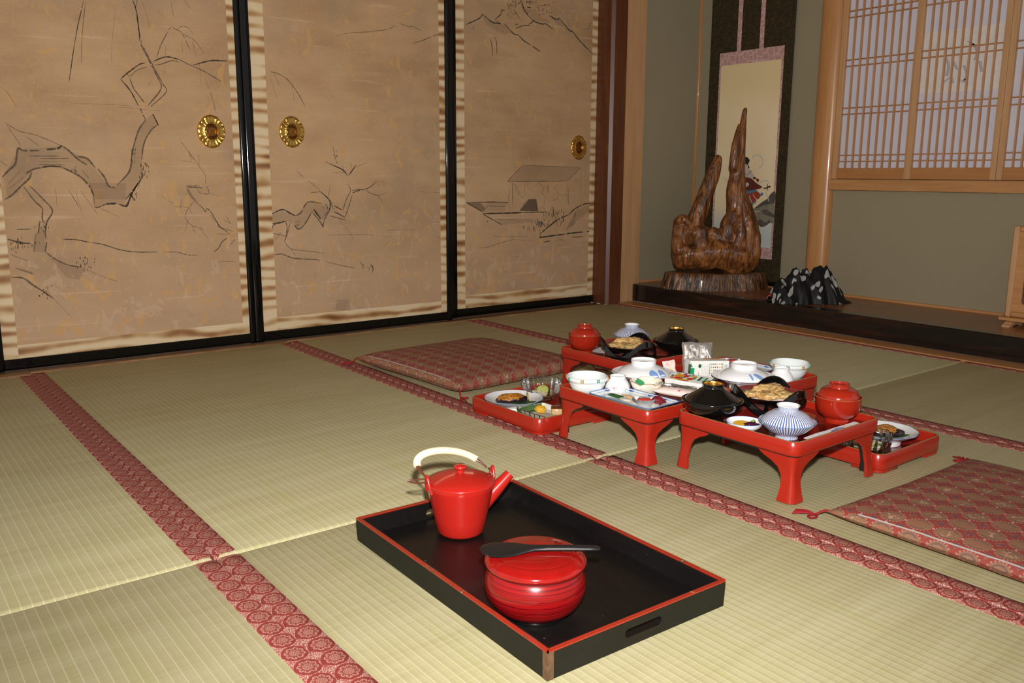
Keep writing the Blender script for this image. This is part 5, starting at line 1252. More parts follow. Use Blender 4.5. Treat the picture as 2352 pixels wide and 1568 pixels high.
# lotus bowl
def lotus(label, x, y):
    t = thing('lotus_bowl', label, 'bowl', (x, y, Z1), .35)
    def rf(tt, i):
        return 1+[0, 0, .02, .05, .085, .10, .09, .05, .0][min(i, 8)]*abs(cos(3*tt))**.6
    rings = []; prof = [(.0, .001), (.021, .0), (.0225, .006), (.029, .012), (.035, .022), (.0385, .032), (.0370, .0325), (.031, .018), (.0, .009)]
    for i, (r, z) in enumerate(prof):
        ring = []
        for j in range(96):
            a = 2*pi*j/96; lift = .0065*abs(cos(3*a))**.8*max(0, (z-.012)/.02) if i < 8 else 0
            q = max(r, 1e-5)*rf(a, i); ring.append((q*cos(a), q*sin(a), z+lift))
        rings.append(ring)
    obj('bowl', MB().loft(rings), M['cream'], t, 60)
    edge = [(max(.0385, 0)*rf(2*pi*j/96, 5)*cos(2*pi*j/96), .0385*rf(2*pi*j/96, 5)*sin(2*pi*j/96), .0322+.0065*abs(cos(3*2*pi*j/96))**.8) for j in range(97)]
    obj('rim_line', MB().tube(edge, .0007, 6, False), M['edge'], t)
    for k in range(6):                       # tall inner petals, every other one green
        a = pi/3*k+pi/6; c_ = Vector((cos(a), sin(a), 0)); tn = Vector((-sin(a), cos(a), 0)); rows = []
        back = sin(a-math.atan2(dv.y, dv.x)+pi/2) > -.2
        for q in range(8):
            s = q/7; w_ = .0165*sin(pi*(.28+.72*s))**.7; rad = .026+.0125*s
            rows.append([c_*(rad+.002*abs(u)**2*-1.5)+tn*(w_*u)+Vector((0, 0, .014+.030*s*(1.0 if k % 2 else .72))) for u in (-1, -.6, -.2, .2, .6, 1)])
        if k in (1, 2, 3, 4, 0, 5): obj('petal', MB().loft(rows, False), M['cream'] if k % 2 else M['green'], t, 70)
    obj('gold_bead', MB().lathe([(.0, -.003), (.0025, -.001), (.003, .001), (.002, .003), (.0, .0035)], 12).xform(Matrix.Translation(Vector((-dv.x*.037, -dv.y*.037, .0335)))), M['edge'], t)
lotus('cream lotus-shaped bowl with green petals in the middle of the left front table', 1.763, 1.104)
# saucers and small dishes
t = thing('amber_saucer', 'glossy amber brown saucer behind the nearest blue striped bowl', 'saucer', (2.147, 1.172, Z1))
obj('saucer_body', MB().lathe([(.0, .0), (.028, .0), (.029, .002), (.040, .007), (.0485, .0155), (.0505, .0205), (.0495, .0212), (.046, .0165), (.036, .0105), (.0, .008)], 56), M['amber'], t, 50)
t = thing('pickle_dish', 'small white pickle dish with blue rim on the nearest table', 'dish', (2.104, 1.052, Z1))
obj('dish', MB().lathe([(.0, .0005), (.020, .0005), (.0205, .0), (.022, .001), (.0225, .004), (.031, .007), (.0370, .0135), (.0388, .0200), (.0380, .0208), (.0350, .0145), (.030, .0098), (.0, .008)], 56), M['porcelain'], t, 50)
obj('rim_line', MB().lathe([(.0386, .0198), (.0392, .0204), (.0386, .0211), (.0376, .0208)], 56), M['sky'], t)
pz = Z1+.0086
def LP(cx, cy, a, b): return cx+hv.x*a-dv.x*b, cy+hv.y*a-dv.y*b
ang0 = math.atan2(hv.y, hv.x)
o = obj('pickle_slice', MB().loft([[(.018*cos(2*pi*k/28), .011*sin(2*pi*k/28), z) for k in range(28)] for z in (0, .0045)], True, True, True), M['yellow'], None, 40); o.location = (*LP(2.104, 1.052, -.006, -.002), pz+.0035); o.rotation_euler = (R(14), 0, ang0); tag(o, 'yellow pickled radish slice in the small white dish', 'pickle')
fritter('purple pickled eggplant pieces in the small white dish', *LP(2.104, 1.052, .010, .015), pz, .016, .008, .0065, ang0, 0, 3.3, 'purple_pickle', 'purple', None, 'pickle')
fritter('green pickled cucumber in the small white dish', *LP(2.104, 1.052, .018, .001), pz+.0005, .006, .005, .007, ang0+.4, .3, 6.1, 'cucumber_pickle', 'lettuce', None, 'pickle')

# rectangular blue-edged plates
def rect_plate(label, cx, cy, rz, hx, hy):
    t = thing('rectangular_plate', label, 'plate', (cx, cy, Z1), rz, 'blue-edged rectangular plates')
    obj('plate', MB().loft([rrect(hx*.55, hy*.5, .008, 5, .0), rrect(hx*.6, hy*.56, .008, 5, .0008), rrect(hx*.85, hy*.80, .009, 5, .0105), rrect(hx-.001, hy-.001, .011, 5, .0185), rrect(hx, hy, .012, 5, .0195), rrect(hx-.001, hy-.001, .011, 5, .0202), rrect(hx*.87, hy*.80, .009, 5, .0135), rrect(hx*.82, hy*.72, .008, 5, .0122)], True, True, True), M['celadon'], t, 50)
    obj('blue_rim', MB().loft([rrect(hx+.0002, hy+.0002, .012, 5, .0193), rrect(hx-.0002, hy-.0002, .012, 5, .0204), rrect(hx-.003, hy-.003, .011, 5, .0196)]), M['blue'], t, 60)
    obj('blue_line', MB().loft([rrect(hx*.915, hy*.865, .010, 5, .0168), rrect(hx*.907, hy*.85, .010, 5, .0163)]), M['blue'], t, 60)
    for sx, sy in ((-.55, 1), (.1, 1), (.6, 1), (-.55, -1), (.1, -1), (.6, -1), (-1, .1), (1, .1)):
        x, y = (sx*hx*.93, sy*hy*.89) if abs(sy) == 1 else (sx*hx*.945, sy*hy)
        o_ = MB()
        pts = [(x+.0085*cos(pi*k/8)*(1 if abs(sy) == 1 else 0)-(0 if abs(sy) == 1 else (1 if sx > 0 else -1)*.006*sin(pi*k/8)), y-(.006*sin(pi*k/8)*sy if abs(sy) == 1 else -.0085*cos(pi*k/8)), .0178-.002*sin(pi*k/8)) for k in range(9)]
        o_.add(pts+[(x, y, .0182)], [(k, k+1, 9) for k in range(8)])
        obj('blue_wave_mark', o_, M['blue'], t, 0)
    return t
qa, qb, qc = at(1372, 908, 2, TF+.02), at(1500, 946, 2, TF+.02), at(1560, 928, 2, TF+.02)
qrz = math.atan2(qb.y-qa.y, qb.x-qa.x)
qcx, qcy = (qa.x+qc.x)/2, (qa.y+qc.y)/2
rect_plate('blue-edged rectangular plate with sashimi garnish along the front of the left table', 1.809, 1.012, R(2), .100, .057)
rect_plate('blue-edged rectangular plate behind the white dishes on the back right table', 1.738, 1.520, R(2), .092, .046)
def foil_cup(label, x, y, z, rz):
    t = thing('foil_cup', label, 'foil cup', (x, y, z), rz, 'pleated foil cups')
    rings = []
    for r, zz, k in ((.0135, .0, .3), (.0145, .001, .5), (.0185, .008, 1), (.0235, .0155, 1.2), (.0231, .0156, 1.2), (.018, .008, 1), (.0135, .0018, .4)):
        rings.append([((r+.0013*k*cos(28*2*pi*j/168))*1.15*cos(2*pi*j/168), (r+.0013*k*cos(28*2*pi*j/168))*.85*sin(2*pi*j/168), zz) for j in range(168)])
    obj('pleated_foil', MB().loft(rings, True, True, True), M['foil'], t, 40)
    r_ = obj('red_label', MB().bbox(-.016, .016, -.0085, .0085, .0045, .0150, .002), M['print_red'], t); r_['label'] = 'bright red block inside the foil cup'
foil_cup('foil cup holding a red block on the front rectangular plate', 1.857, .998, Z1+.0125, ang0-.1)
foil_cup('foil cup holding a red block on the far rectangular plate', 1.700, 1.520, Z1+.0125, ang0+.2)
fritter('dark red pickle heap on the front rectangular plate', *LP(1.857, .998, .033, .0), Z1+.0125, .015, .011, .009, .3, 0, 4.4, 'red_pickle', 'pickle_red', None, 'pickle', .5)
fritter('dark red pickle heap on the far rectangular plate', *LP(1.700, 1.520, -.034, .0), Z1+.0125, .013, .010, .007, .3, 0, 7.4, 'red_pickle', 'pickle_red', None, 'pickle', .5)
fritter('green leaf roll on the front rectangular plate', 1.769, .992, Z1+.0124, .026, .007, .0042, .1, 0, 2.2, 'leaf_roll', 'leaf', None, 'garnish', .2)
fritter('pale translucent radish slice on the front rectangular plate', 1.808, .986, Z1+.0124, .018, .008, .0038, .05, 0, 9.2, 'radish_slice', 'onion', None, 'garnish', .2)
fritter('brown ginger sliver on the front rectangular plate', 1.790, 1.014, Z1+.0124, .022, .006, .003, .1, 0, 5.2, 'ginger_sliver', 'grilled', None, 'garnish', .3)
fritter('pale bean cake on the far rectangular plate', 1.748, 1.520, Z1+.0124, .015, .012, .010, .2, 0, 1.2, 'bean_cake', 'tofu', None, 'food', .15)
# white plates with glazed eggplant
def egg_plate(label, x, y, which, flip):
    t = thing('round_plate', label, 'plate', (x, y, Z0), 0, 'white round plates')
    obj('plate', MB().lathe([(.0, .001), (.042, .001), (.0425, .0), (.0445, .0), (.0455, .011), (.052, .0145), (.066, .0215), (.0800, .0305), (.0822, .0318), (.0815, .0326), (.070, .0275), (.056, .0205), (.0, .0175)], 72, 0, lambda a, i: 1+.010*cos(10*a) if 6 < i < 10 else 1), M['porcelain'], t, 50)
    obj('rim_line', MB().lathe([(.0818, .0314), (.0826, .0319), (.0820, .0327), (.0806, .0324)], 72, 0, lambda a, i: 1+.010*cos(10*a)), M['sky'], t)
    z = Z0+.0205
    e = thing('glazed_eggplant', 'dark eggplant under shiny brown miso glaze on the plate %s' % which, 'eggplant', (*LP(x, y, -.004*flip, .004), z), ang0+.12*flip)
    b = bmesh.new(); bmesh.ops.create_icosphere(b, subdivisions=4, radius=1)
    for v in b.verts:
        n = v.co.normalized(); q = 1+.14*mnoise.noise(n*2+Vector((flip, 3, 0)))
        v.co = Vector((n.x*.046*q, n.y*.020*q*(1+.15*n.x), max(-.2, n.z)*.018*q)); v.co.z += .0036
    zm = min(v.co.z for v in b.verts)
    for v in b.verts: v.co.z -= zm
    me = bpy.data.meshes.new('eggplant_flesh'); b.to_mesh(me); b.free(); me.materials.append(M['eggplant']); me.polygons.foreach_set('use_smooth', [True]*len(me.polygons))
    o_ = bpy.data.objects.new('eggplant_skin', me); COL.objects.link(o_); o_.parent = e
    b = bmesh.new(); bmesh.ops.create_icosphere(b, subdivisions=5, radius=1)
    for v in b.verts:
        n = v.co.normalized(); q = 1+.14*mnoise.noise(n*2+Vector((flip, 3, 0)))+.05*mnoise.noise(n*7+Vector((flip*3, 0, 0)))
        keep = .25+.55*mnoise.noise(Vector((n.x*3.2+flip, n.y*2, 1)))
        lift = .0016 if n.z > keep else -.004
        v.co = Vector((n.x*(.041+lift)*q-.002, n.y*(.0205+lift)*q, max(-.1, n.z)*(.0185+lift)*q)); v.co.z += .0036
    me = bpy.data.meshes.new('miso_glaze'); b.to_mesh(me); b.free(); me.materials.append(M['miso']); me.polygons.foreach_set('use_smooth', [True]*len(me.polygons))
    m_ = bpy.data.objects.new('miso_glaze', me); COL.objects.link(m_); m_.parent = e; m_['label'] = 'shiny golden brown miso glaze'; m_.location.z = -zm
    obj('cut_end', MB().lathe([(.0, .001), (.010, .001), (.0125, .0), (.0125, -.003)], 20).xform(Matrix.Translation(Vector((.0435*flip, 0, .0125))) @ Matrix.Rotation(R(90*flip), 4, 'Y')), M['flesh'], e)
    rows = []
    for k in range(13):
        s = k/12; w_ = .0135*sin(pi*min(1, s*.96+.04))**.8
        rows.append([(-.040+.080*s, w_*u, .0006+.0020*abs(u)+.0022*s*s) for u in (-1, -.4, 0, .4, 1)])
    lf = obj('bamboo_leaf', MB().loft(rows, False), M['leaf'], None, 60); lf.location = (*LP(x, y, .030 if flip > 0 else .020, .026), z+.0003); lf.rotation_euler = (0, 0, ang0+.12); tag(lf, 'dark green leaf beside the glazed eggplant %s' % which, 'leaf')
egg_plate('white plate with glazed eggplant on the left low tray', 1.379, .982, 'at left', 1)
egg_plate('white plate with glazed eggplant on the right low tray', 2.166, 1.514, 'at right', -1)
# fluted glass bowls
def glass_bowl(label, x, y, s):
    t = thing('glass_bowl', label, 'bowl', (x, y, Z0), 0, 'fluted glass bowls')
    fl_ = lambda a, i: 1+(.022*abs(cos(9*a))-.011)*(1 if 1 < i < 9 else .3)
    rings = []
    prof = [(.0, .0), (.030, .0), (.036, .003), (.046, .014), (.052, .028), (.0555, .044), (.057, .054)]
    for i, (r, z) in enumerate(prof):
        ring = []
        for j in range(144):
            a = 2*pi*j/144; k = (.045*abs(cos(8*a))-.022)*(1 if 2 <= i <= 10 else .2)
            top = .0030*abs(cos(8*a)) if i == 6 else 0
            q = max(r, 1e-5)*(1+k)*s; ring.append((q*cos(a), q*sin(a), (z+top)*s))
        rings.append(ring)
    obj('fluted_glass', MB().loft(rings), M['glass'], t, 60)
    obj('glass_rim', MB().tube([Vector(q) for q in rings[-1]+rings[-1][:1]], .0011, 6, False), M['glass'], t, 60)
    obj('glass_foot', MB().tube([(.031*s*cos(2*pi*k/32), .031*s*sin(2*pi*k/32), .0016) for k in range(33)], .0016, 6, False), M['glass'], t, 60)
    return t
GL, GR = (1.348, 1.107), (2.197, 1.389)
glass_bowl('fluted glass bowl with lime slice and noodles on the left low tray', *GL, 1.0)
glass_bowl('fluted glass bowl with green salad on the right low tray', *GR, .98)
def liquid(label, c, s, mat, name):
    o_ = obj(name, MB().lathe([(.0, .0062), (.030, .0066), (.0405, .0150), (.0425, .0185), (.0, .0187)], 48), mat, None, 50); o_.scale = (s, s, s); o_.location = (*c, Z0); tag(o_, label, 'broth', None, 'stuff')
liquid('pale noodles in amber broth inside the glass bowl on the left tray', GL, .98, M['noodle'], 'noodle_broth')
liquid('amber broth inside the glass bowl on the right tray', GR, .96, M['broth'], 'soup_broth')
def shreds(name, label, c, n, zlo, zhi, rad, mats, seed, ln):
    rs = random.Random(seed); mb = MB()
    for k in range(n):
        a = rs.uniform(0, 6.28); q = rad*math.sqrt(rs.random()); z = rs.uniform(zlo, zhi); d = rs.uniform(0, 6.28); l_ = ln*rs.uniform(.5, 1)
        p = Vector((q*cos(a), q*sin(a), z)); e = Vector((cos(d), sin(d), rs.uniform(-.3, .3)))*l_
        m_ = Vector((-e.y, e.x, 0))*.3
        def cl(v): 
            h = math.hypot(v.x, v.y)
            if h > rad*1.08: v.x *= rad*1.08/h; v.y *= rad*1.08/h
            return v
        mb.tube([cl(p-e), cl(p+m_*rs.uniform(-1, 1)), cl(p+e)], [.0009, rs.uniform(.0016, .0034), .0009], 6, mi=rs.randrange(len(mats)))
    o_ = obj(name, mb, mats, None, 60); o_.location = (*c, Z0); tag(o_, label, 'salad', None, 'stuff')
shreds('noodle_shreds', 'pale noodle strands heaped behind the lime slice', GL, 40, .019, .025, .033, [M['noodle'], M['onion'], M['noodle']], 3, .016)
shreds('salad_greens', 'green and white salad shreds filling the right glass bowl', GR, 90, .019, .036, .034, [M['lettuce'], M['onion'], M['lettuce'], M['noodle']], 5, .014)
shreds('orange_salad', 'orange shreds at the bottom of the right glass bowl', GR, 30, .019, .022, .036, [M['salmon']], 8, .013)
shreds('herb_sprigs', 'dark green herbs beside the lime slice', LP(*GL, .004, -.014), 22, .024, .030, .014, [M['lettuce'], M['leaf']], 9, .008)
lm = thing('lime_slice', 'round lime slice leaning in the left glass bowl', 'lime', (*LP(*GL, .004, .010), Z0+.0255))
lm.rotation_euler = (R(62), 0, ang0)
obj('lime_flesh', MB().lathe([(.0, .0), (.0185, .0), (.0185, .003), (.0, .003)], 32), M['lime'], lm, 30)
obj('lime_rind', MB().lathe([(.0184, -.0002), (.0202, .0), (.0202, .003), (.0184, .0032)], 32), M['lime_rind'], lm, 30)
for k in range(8):
    a = 2*pi*k/8; obj('pith_line', MB().tube([(0, 0, .0032), (.0175*cos(a), .0175*sin(a), .0032)], .0004, 5), M['onion'], lm)
fritter('pale mushroom slice on the salad in the right glass bowl', *LP(*GR, -.012, -.004), Z0+.036, .013, .010, .005, .6, .2, 3.9, 'mushroom_slice', 'grilled', None, 'food', .25)
# striped green dish with tofu and pineapple
sd0 = at(1248, 932, 2, .03)
sd_t = thing('striped_dish', 'cream rectangular dish with green corner and brown stripes on the left low tray', 'dish', (1.500, 1.000, Z0), R(2))
hx, hy = .070, .050
obj('dish', MB().loft([rrect(hx*.86, hy*.84, .010, 5, .0), rrect(hx*.9, hy*.88, .010, 5, .001), rrect(hx-.001, hy-.001, .012, 5, .0165), rrect(hx, hy, .012, 5, .0175), rrect(hx-.003, hy-.003, .010, 5, .0178), rrect(hx*.86, hy*.82, .009, 5, .0055)], True, True, True), M['cream'], sd_t, 50)
gx = [p for p in rrect(hx+.0003, hy+.0003, .012, 5)]
mbg = MB(); rw_ = []
def sidept(s, z, e):                       # s runs along the -x side then both neighbours
    if abs(s) <= hy-.004: return (-hx*(.9+.1*z/.0178)-e, s*(.9+.1*z/.0178), z)
    d = abs(s)-(hy-.004); sg = 1 if s > 0 else -1
    return ((-hx+d)*(.9+.1*z/.0178), sg*(hy*(.9+.1*z/.0178)+e), z)
for s in [(-hy-.018+2*(hy+.018)*k/30) for k in range(31)]:
    rw_.append([sidept(s, .0012, .0006), sidept(s, .017, .0006), tuple(Vector(sidept(s, .0185, 0))*1.0), ])
obj('green_glaze', mbg.loft(rw_, False), M['dish_green'], sd_t, 60)
obj('green_corner', MB().loft([[(-hx+.004, -hy+.004, .0176), (-hx+.004, hy-.004, .0176)], [(-hx*.84, -hy*.80, .0060), (-hx*.84, hy*.80, .0060)], [(-hx*.62, -hy*.80, .0060), (-hx*.62, hy*.8, .0060)]], False), M['dish_green'], sd_t)
for k in range(6):
    x = -.036+k*.020; wq = .0045 if k % 2 else .003
    o_ = MB()
    for sy in (-1,):
        def Q(xx, z): return (xx*(.9+.1*z/.0178), sy*(hy*(.9+.1*z/.0178)+.0006), z)
        o_.add([Q(x, .0012), Q(x+wq, .0012), Q(x+wq+.002, .0172), Q(x+.002, .0172)], [(0, 1, 2, 3)])
    obj('brown_stripe', o_, M['brown'], sd_t, 0)
for k in range(4):
    o_ = MB(); x = -.03+.014*k; o_.add([(x, -hy*.78, .0060), (x+.003, -hy*.78, .0060), (x+.028, hy*.3, .0060), (x+.025, hy*.3, .0060)], [(0, 1, 2, 3)])
    obj('brown_stripe', o_, M['brown'], sd_t, 0)
obj('dark_rim', MB().loft([rrect(hx+.0002, hy+.0002, .012, 5, .0172), rrect(hx-.0006, hy-.0006, .012, 5, .0183), rrect(hx-.0024, hy-.0024, .010, 5, .0181)]), M['brown'], sd_t, 60)
fritter('yellow fruit chunk on the striped dish', 1.482, .992, Z0+.0062, .017, .014, .011, .3, 0, 2.9, 'fruit_chunk', 'yellow', None, 'fruit', .22)
tf = thing('grilled_tofu', 'grilled tofu block with dark sauce on the striped dish', 'tofu', (1.517, 1.022, Z0+.0062), ang0)
obj('tofu_block', MB().bbox(-.015, .015, -.011, .011, 0, .021, .004), M['grilled'], tf, 60)
obj('sauce', MB().loft([rrect(.0145, .011, .005, 5, .0200), rrect(.0158, .0122, .005, 5, .0185), rrect(.0158, .0122, .006, 5, .0225), rrect(.012, .009, .005, 5, .0240)], True, True, True), M['sauce'], tf, 60)
# ------------------------------------------------------------------ packets, cartons, papers
def text_mesh(s, size, name, mat, parent, M4, ext=.00015):
    cu = bpy.data.curves.new(name, 'FONT'); cu.body = s; cu.size = size; cu.extrude = ext; cu.align_x = 'CENTER'; cu.align_y = 'CENTER'
    to = bpy.data.objects.new(name, cu); COL.objects.link(to)
    me = bpy.data.meshes.new_from_object(to.evaluated_get(bpy.context.evaluated_depsgraph_get())); bpy.data.objects.remove(to, do_unlink=True)
    me.name = name; me.materials.clear(); me.materials.append(M[mat]); me.transform(M4)
    o = bpy.data.objects.new(name, me); COL.objects.link(o); o.parent = parent; return o
def face_print(parent, name, mat, polys, Mx, e=.0003):
    """flat print: polygons in the face's own x, y"""
    mb = MB()
    for i, p in enumerate(polys): mb.add([(x, y, e+.00003*i) for x, y in p], [tuple(range(len(p)))])
    return obj(name, mb.xform(Mx), M[mat], parent, 0)
def circ(x, y, rx, ry=None, n=16, a=0): ry = ry or rx; return [(x+rx*cos(2*pi*k/n)*cos(a)-ry*sin(2*pi*k/n)*sin(a), y+rx*cos(2*pi*k/n)*sin(a)+ry*sin(2*pi*k/n)*cos(a)) for k in range(n)]
def rect(x0, x1, y0, y1): return [(x0, y0), (x1, y0), (x1, y1), (x0, y1)]
CLx, CW, CH = .056, .026, .018           # half sizes of the juice cartons
def carton(label, loc, rot):
    t = thing('juice_carton', label, 'carton', loc, 0, 'fruit juice cartons'); t.rotation_euler = rot
    obj('carton_body', MB().bbox(-CLx, CLx, -CW, CW, 0, 2*CH, .0012), M['carton'], t, 0)
    obj('end_fold', MB().box(CLx-.0002, CLx+.0008, -CW+.003, CW-.003, CH-.001, CH+.001), M['carton'], t, 0)
    return t
# carton lying flat: fruit picture on its upper side
ca = carton('juice carton lying flat with fruit picture beside the silver wrapper', (1.812, 1.211, Z1+.0050), (R(11), 0, R(14)))
T_ = Matrix.Translation(Vector((0, 0, 2*CH)))
face_print(ca, 'yellow_fruit', 'print_yellow', [circ(-.018, .012, .009, .005), circ(-.004, -.016, .012, .005), circ(-.026, -.017, .009, .004), circ(-.033, .015, .006, .003)], T_)
face_print(ca, 'orange_fruit', 'print_orange', [circ(-.028, .003, .012, .009), circ(.012, .008, .007, .007), circ(-.044, -.010, .005, .005)], T_, .0005)
face_print(ca, 'red_fruit', 'print_red', [circ(-.010, .006, .008, .008), circ(-.024, -.010, .013, .006), circ(.006, -.006, .009, .007), circ(-.006, -.020, .016, .003), circ(-.040, -.014, .005, .003)], T_, .0004)
face_print(ca, 'green_leaves', 'print_green', [circ(-.038, .018, .006, .003, 12, .5), circ(-.046, .001, .005, .003, 12, 1), circ(-.002, .012, .006, .003, 12, -.5), circ(.016, -.001, .004, .006), circ(-.015, -.005, .008, .0025)], T_, .00055)
face_print(ca, 'purple_fruit', 'print_purple', [circ(-.018, .017, .005, .006), circ(-.042, -.004, .004, .003), circ(.003, .019, .004, .003)], T_, .0006)
face_print(ca, 'green_label', 'print_dark', [rect(.026, .047, -.010, .016)], T_); face_print(ca, 'bright_label', 'print_green', [circ(.041, .000, .006, .014)], T_, .0005)
face_print(ca, 'green_band', 'print_dark', [rect(-CW+.001, CW-.001, CH, 2*CH-.001)], Matrix.Translation(Vector((CLx, 0, 0))) @ Matrix.Rotation(pi/2, 4, 'Z') @ Matrix.Rotation(pi/2, 4, 'X'), .001)
text_mesh('充実', .0105, 'label_text', 'white', ca, Matrix.Translation(Vector((.0365, .0095, 2*CH+.0008))) @ Matrix.Rotation(-pi/2, 4, 'Z'))
text_mesh('野菜', .0105, 'label_text', 'white', ca, Matrix.Translation(Vector((.0365, -.0015, 2*CH+.0008))) @ Matrix.Rotation(-pi/2, 4, 'Z'))
# carton standing on its edge: printed back side towards the viewer
aB = math.atan2(hv.y, hv.x)+R(11)
cb = carton('white and green juice carton standing on edge in front of the silver pouch', (1.722, 1.372, Z1+CW+.0025), (R(90), R(2.0), aB))
Mf = Matrix.Translation(Vector((0, 0, 2*CH)))
# its broad side faces -local z after the turn, so print on both broad sides is placed at z = 2*CH towards the viewer
face_print(cb, 'green_panel', 'print_green', [[(-CLx+.001, -CW+.002), (-CLx+.013, -CW+.012), (-CLx+.013, CW*.25), (-CLx+.001, CW*.25)], [(-CLx+.001, CW*.32), (-CLx+.008, CW*.32), (-CLx+.001, CW-.003)]], Mf)
face_print(cb, 'green_mark', 'print_dark', [circ(-.028, .012, .0045, .0055), rect(.004, .022, -CW+.002, -CW+.0035), rect(.0, .0012, -.016, .020), rect(.037, .0382, -.002, .021)], Mf)
for mat, off_ in (('print_green', 0), ('print_purple', 1), ('print_orange', 2), ('print_red', 3), ('print_yellow', 4)):
    face_print(cb, 'fruit_icon', mat, [circ(.006+.0055*c_, .017-.0085*r_, .0017, .0024, 8) for c_ in range(6) for r_ in range(4) if (c_*3+r_*2) % 5 == off_], Mf)
face_print(cb, 'text_line', 'print_grey', [rect(-.022+.0035*k, -.0212+.0035*k, y, y+.0022) for k in range(6) for y in [(-.020+.0034*q) for q in range(11)] if (k*7+int(y*1e4)) % 4], Mf)
face_print(cb, 'bar_code', 'print_grey', [rect(.043+.0011*k, .0435+.0011*k, .006, .016) for k in range(8)], Mf)
face_print(cb, 'red_note', 'pink_print', [rect(-.031, -.0295, -.018, -.004), rect(-.036, -.034, -.014, -.0125)], Mf)
face_print(cb, 'end_panel', 'print_dark', [rect(-CH+.001, CH-.001, CW*.35, CW-.001)], Matrix.Translation(Vector((-CLx, 0, CH))) @ Matrix.Rotation(-pi/2, 4, 'Z') @ Matrix.Rotation(pi/2, 4, 'X') @ Matrix.Rotation(0, 4, 'Z'), .0006)
face_print(cb, 'top_picture', 'print_orange', [rect(-.010, .040, .002, .012)], Matrix.Translation(Vector((0, CW, CH))) @ Matrix.Rotation(-pi/2, 4, 'X'), .0004)
face_print(cb, 'top_picture', 'print_red', [rect(.0, .018, .004, .010), rect(.026, .034, .003, .009)], Matrix.Translation(Vector((0, CW, CH))) @ Matrix.Rotation(-pi/2, 4, 'X'), .0006)
# crumpled silver pouch with white drawing
def crumple(name, mat, parent, hw_, hh, thick, seed, bulge=.4, nx=26, ny=22, both=True, amp=.006):
    mb = MB(); N = 0
    def S(u, v, side):
        a, b = 2*u-1, 2*v-1; e = max(0, (1-a**6)*(1-b**6))**.6
        n = mnoise.noise(Vector((a*2.2+seed, b*2.2, side)))*amp + mnoise.noise(Vector((a*5+seed, b*5, side*3)))*amp*.5
        ex = mnoise.noise(Vector((a*2+9+seed, b*2, 0)))*amp*.6
        return Vector((a*hw_+ex, side*(thick*e*(1-bulge*b))+n*(1 if e > .05 else .4), (b*hh+hh)+mnoise.noise(Vector((a*3, 2.2+seed, 0)))*amp*.8*v))
    for side in ((1, -1) if both else (1,)):
        mb.loft([[S(i/nx, j/ny, side) for i in range(nx+1)] for j in range(ny+1)], False)
    o = obj(name, mb, M[mat], parent, 80); return S
pch = thing('foil_pouch', 'crumpled silver pouch printed with white ribbon drawing and HEART MADE', 'pouch', (1.6735, 1.404, Z1+.002), math.atan2(hv.y, hv.x))
pch.rotation_euler = (R(-14), R(0), math.atan2(hv.y, hv.x))
S_ = crumple('pouch_body', 'film', pch, .042, .042, .008, 4.2, amp=.0035)
def on_pouch(u, v, e=.0016): p = S_(u, v, -1); return p+Vector((0, -e, .0))
def uvx(cx, cy): return ((cx-570)/(1390-570), 1-(cy-150)/(690-150)*.60)
for pts in [((870, 255), (800, 260), (775, 300), (800, 360), (850, 410), (900, 410), (880, 375), (830, 395), (810, 450), (850, 550), (930, 620), (1040, 640), (1130, 590), (1220, 500)), ((1100, 330), (1180, 420), (1250, 500), (1340, 650)), ((1245, 490), (1200, 390), (1225, 365), (1250, 470)), ((1250, 490), (1230, 600), (1260, 655), (1290, 610), (1255, 500))]:
    P = catmull([on_pouch(*uvx(*q)) for q in pts], 5); obj('ribbon_drawing', MB().tube(P, .0011, 6), M['white'], pch)
for s, cx in (('HEART', 965), ('MADE', 1050)):
    u, v = uvx(cx, 440); p = on_pouch(u, v, .0036)
    text_mesh(s, .0085, 'printed_word', 'white', pch, Matrix.Translation(p) @ Matrix.Rotation(R(90), 4, 'X') @ Matrix.Rotation(R(80), 4, 'Z'), .0006)
pk = thing('torn_wrapper', 'upright torn pink and white paper wrapper left of the silver pouch', 'wrapper', (1.652, 1.318, Z1), math.atan2(hv.y, hv.x))
pk.rotation_euler = (R(-8), R(-12), math.atan2(hv.y, hv.x)-.2)
S2 = crumple('wrapper_paper', 'pink_paper', pk, .017, .021, .004, 7.7, amp=.004)
for u, v in ((.4, .75), (.62, .45), (.35, .3)):
    p = S2(u, v, -1); obj('flower_print', MB().tube([p+Vector((0, .0006, 0)), p-Vector((0, .0008, 0))], [.0028, .0024], 10), M['pink_print' if v > .5 else 'gold_print'], pk)
# brown saucer with a wrapped sweet and an opened silver film
bs = thing('brown_saucer', 'dark brown saucer under the pink wrapped sweet', 'saucer', (1.848, 1.117, Z1))
obj('saucer_body', MB().lathe([(.0, .0), (.026, .0), (.027, .002), (.036, .005), (.0440, .0110), (.0435, .0122), (.034, .0075), (.0, .0060)], 48), M['amber'], bs, 50)
sw = thing('wrapped_sweet', 'pillow-shaped pink checked sweet wrapper on the brown saucer', 'sweet', (1.848, 1.120, Z1+.0125), R(20))
mb = MB(); rings = []
for k in range(21):
    s = -1+2*k/20; e = max(.12, (1-abs(s)**4))**.7
    rings.append([(s*.052, (.019+.004*abs(s)**6)*cos(2*pi*j/20)*(1+.08*mnoise.noise(Vector((s*3, j*.6, 1)))), .0105*e*sin(2*pi*j/20)*(1+.15*mnoise.noise(Vector((s*4, j*.7, 4))))+.0105) for j in range(20)])
obj('sweet_wrapper', mb.loft(rings, True, True, True), M['pink_paper'], sw, 60)
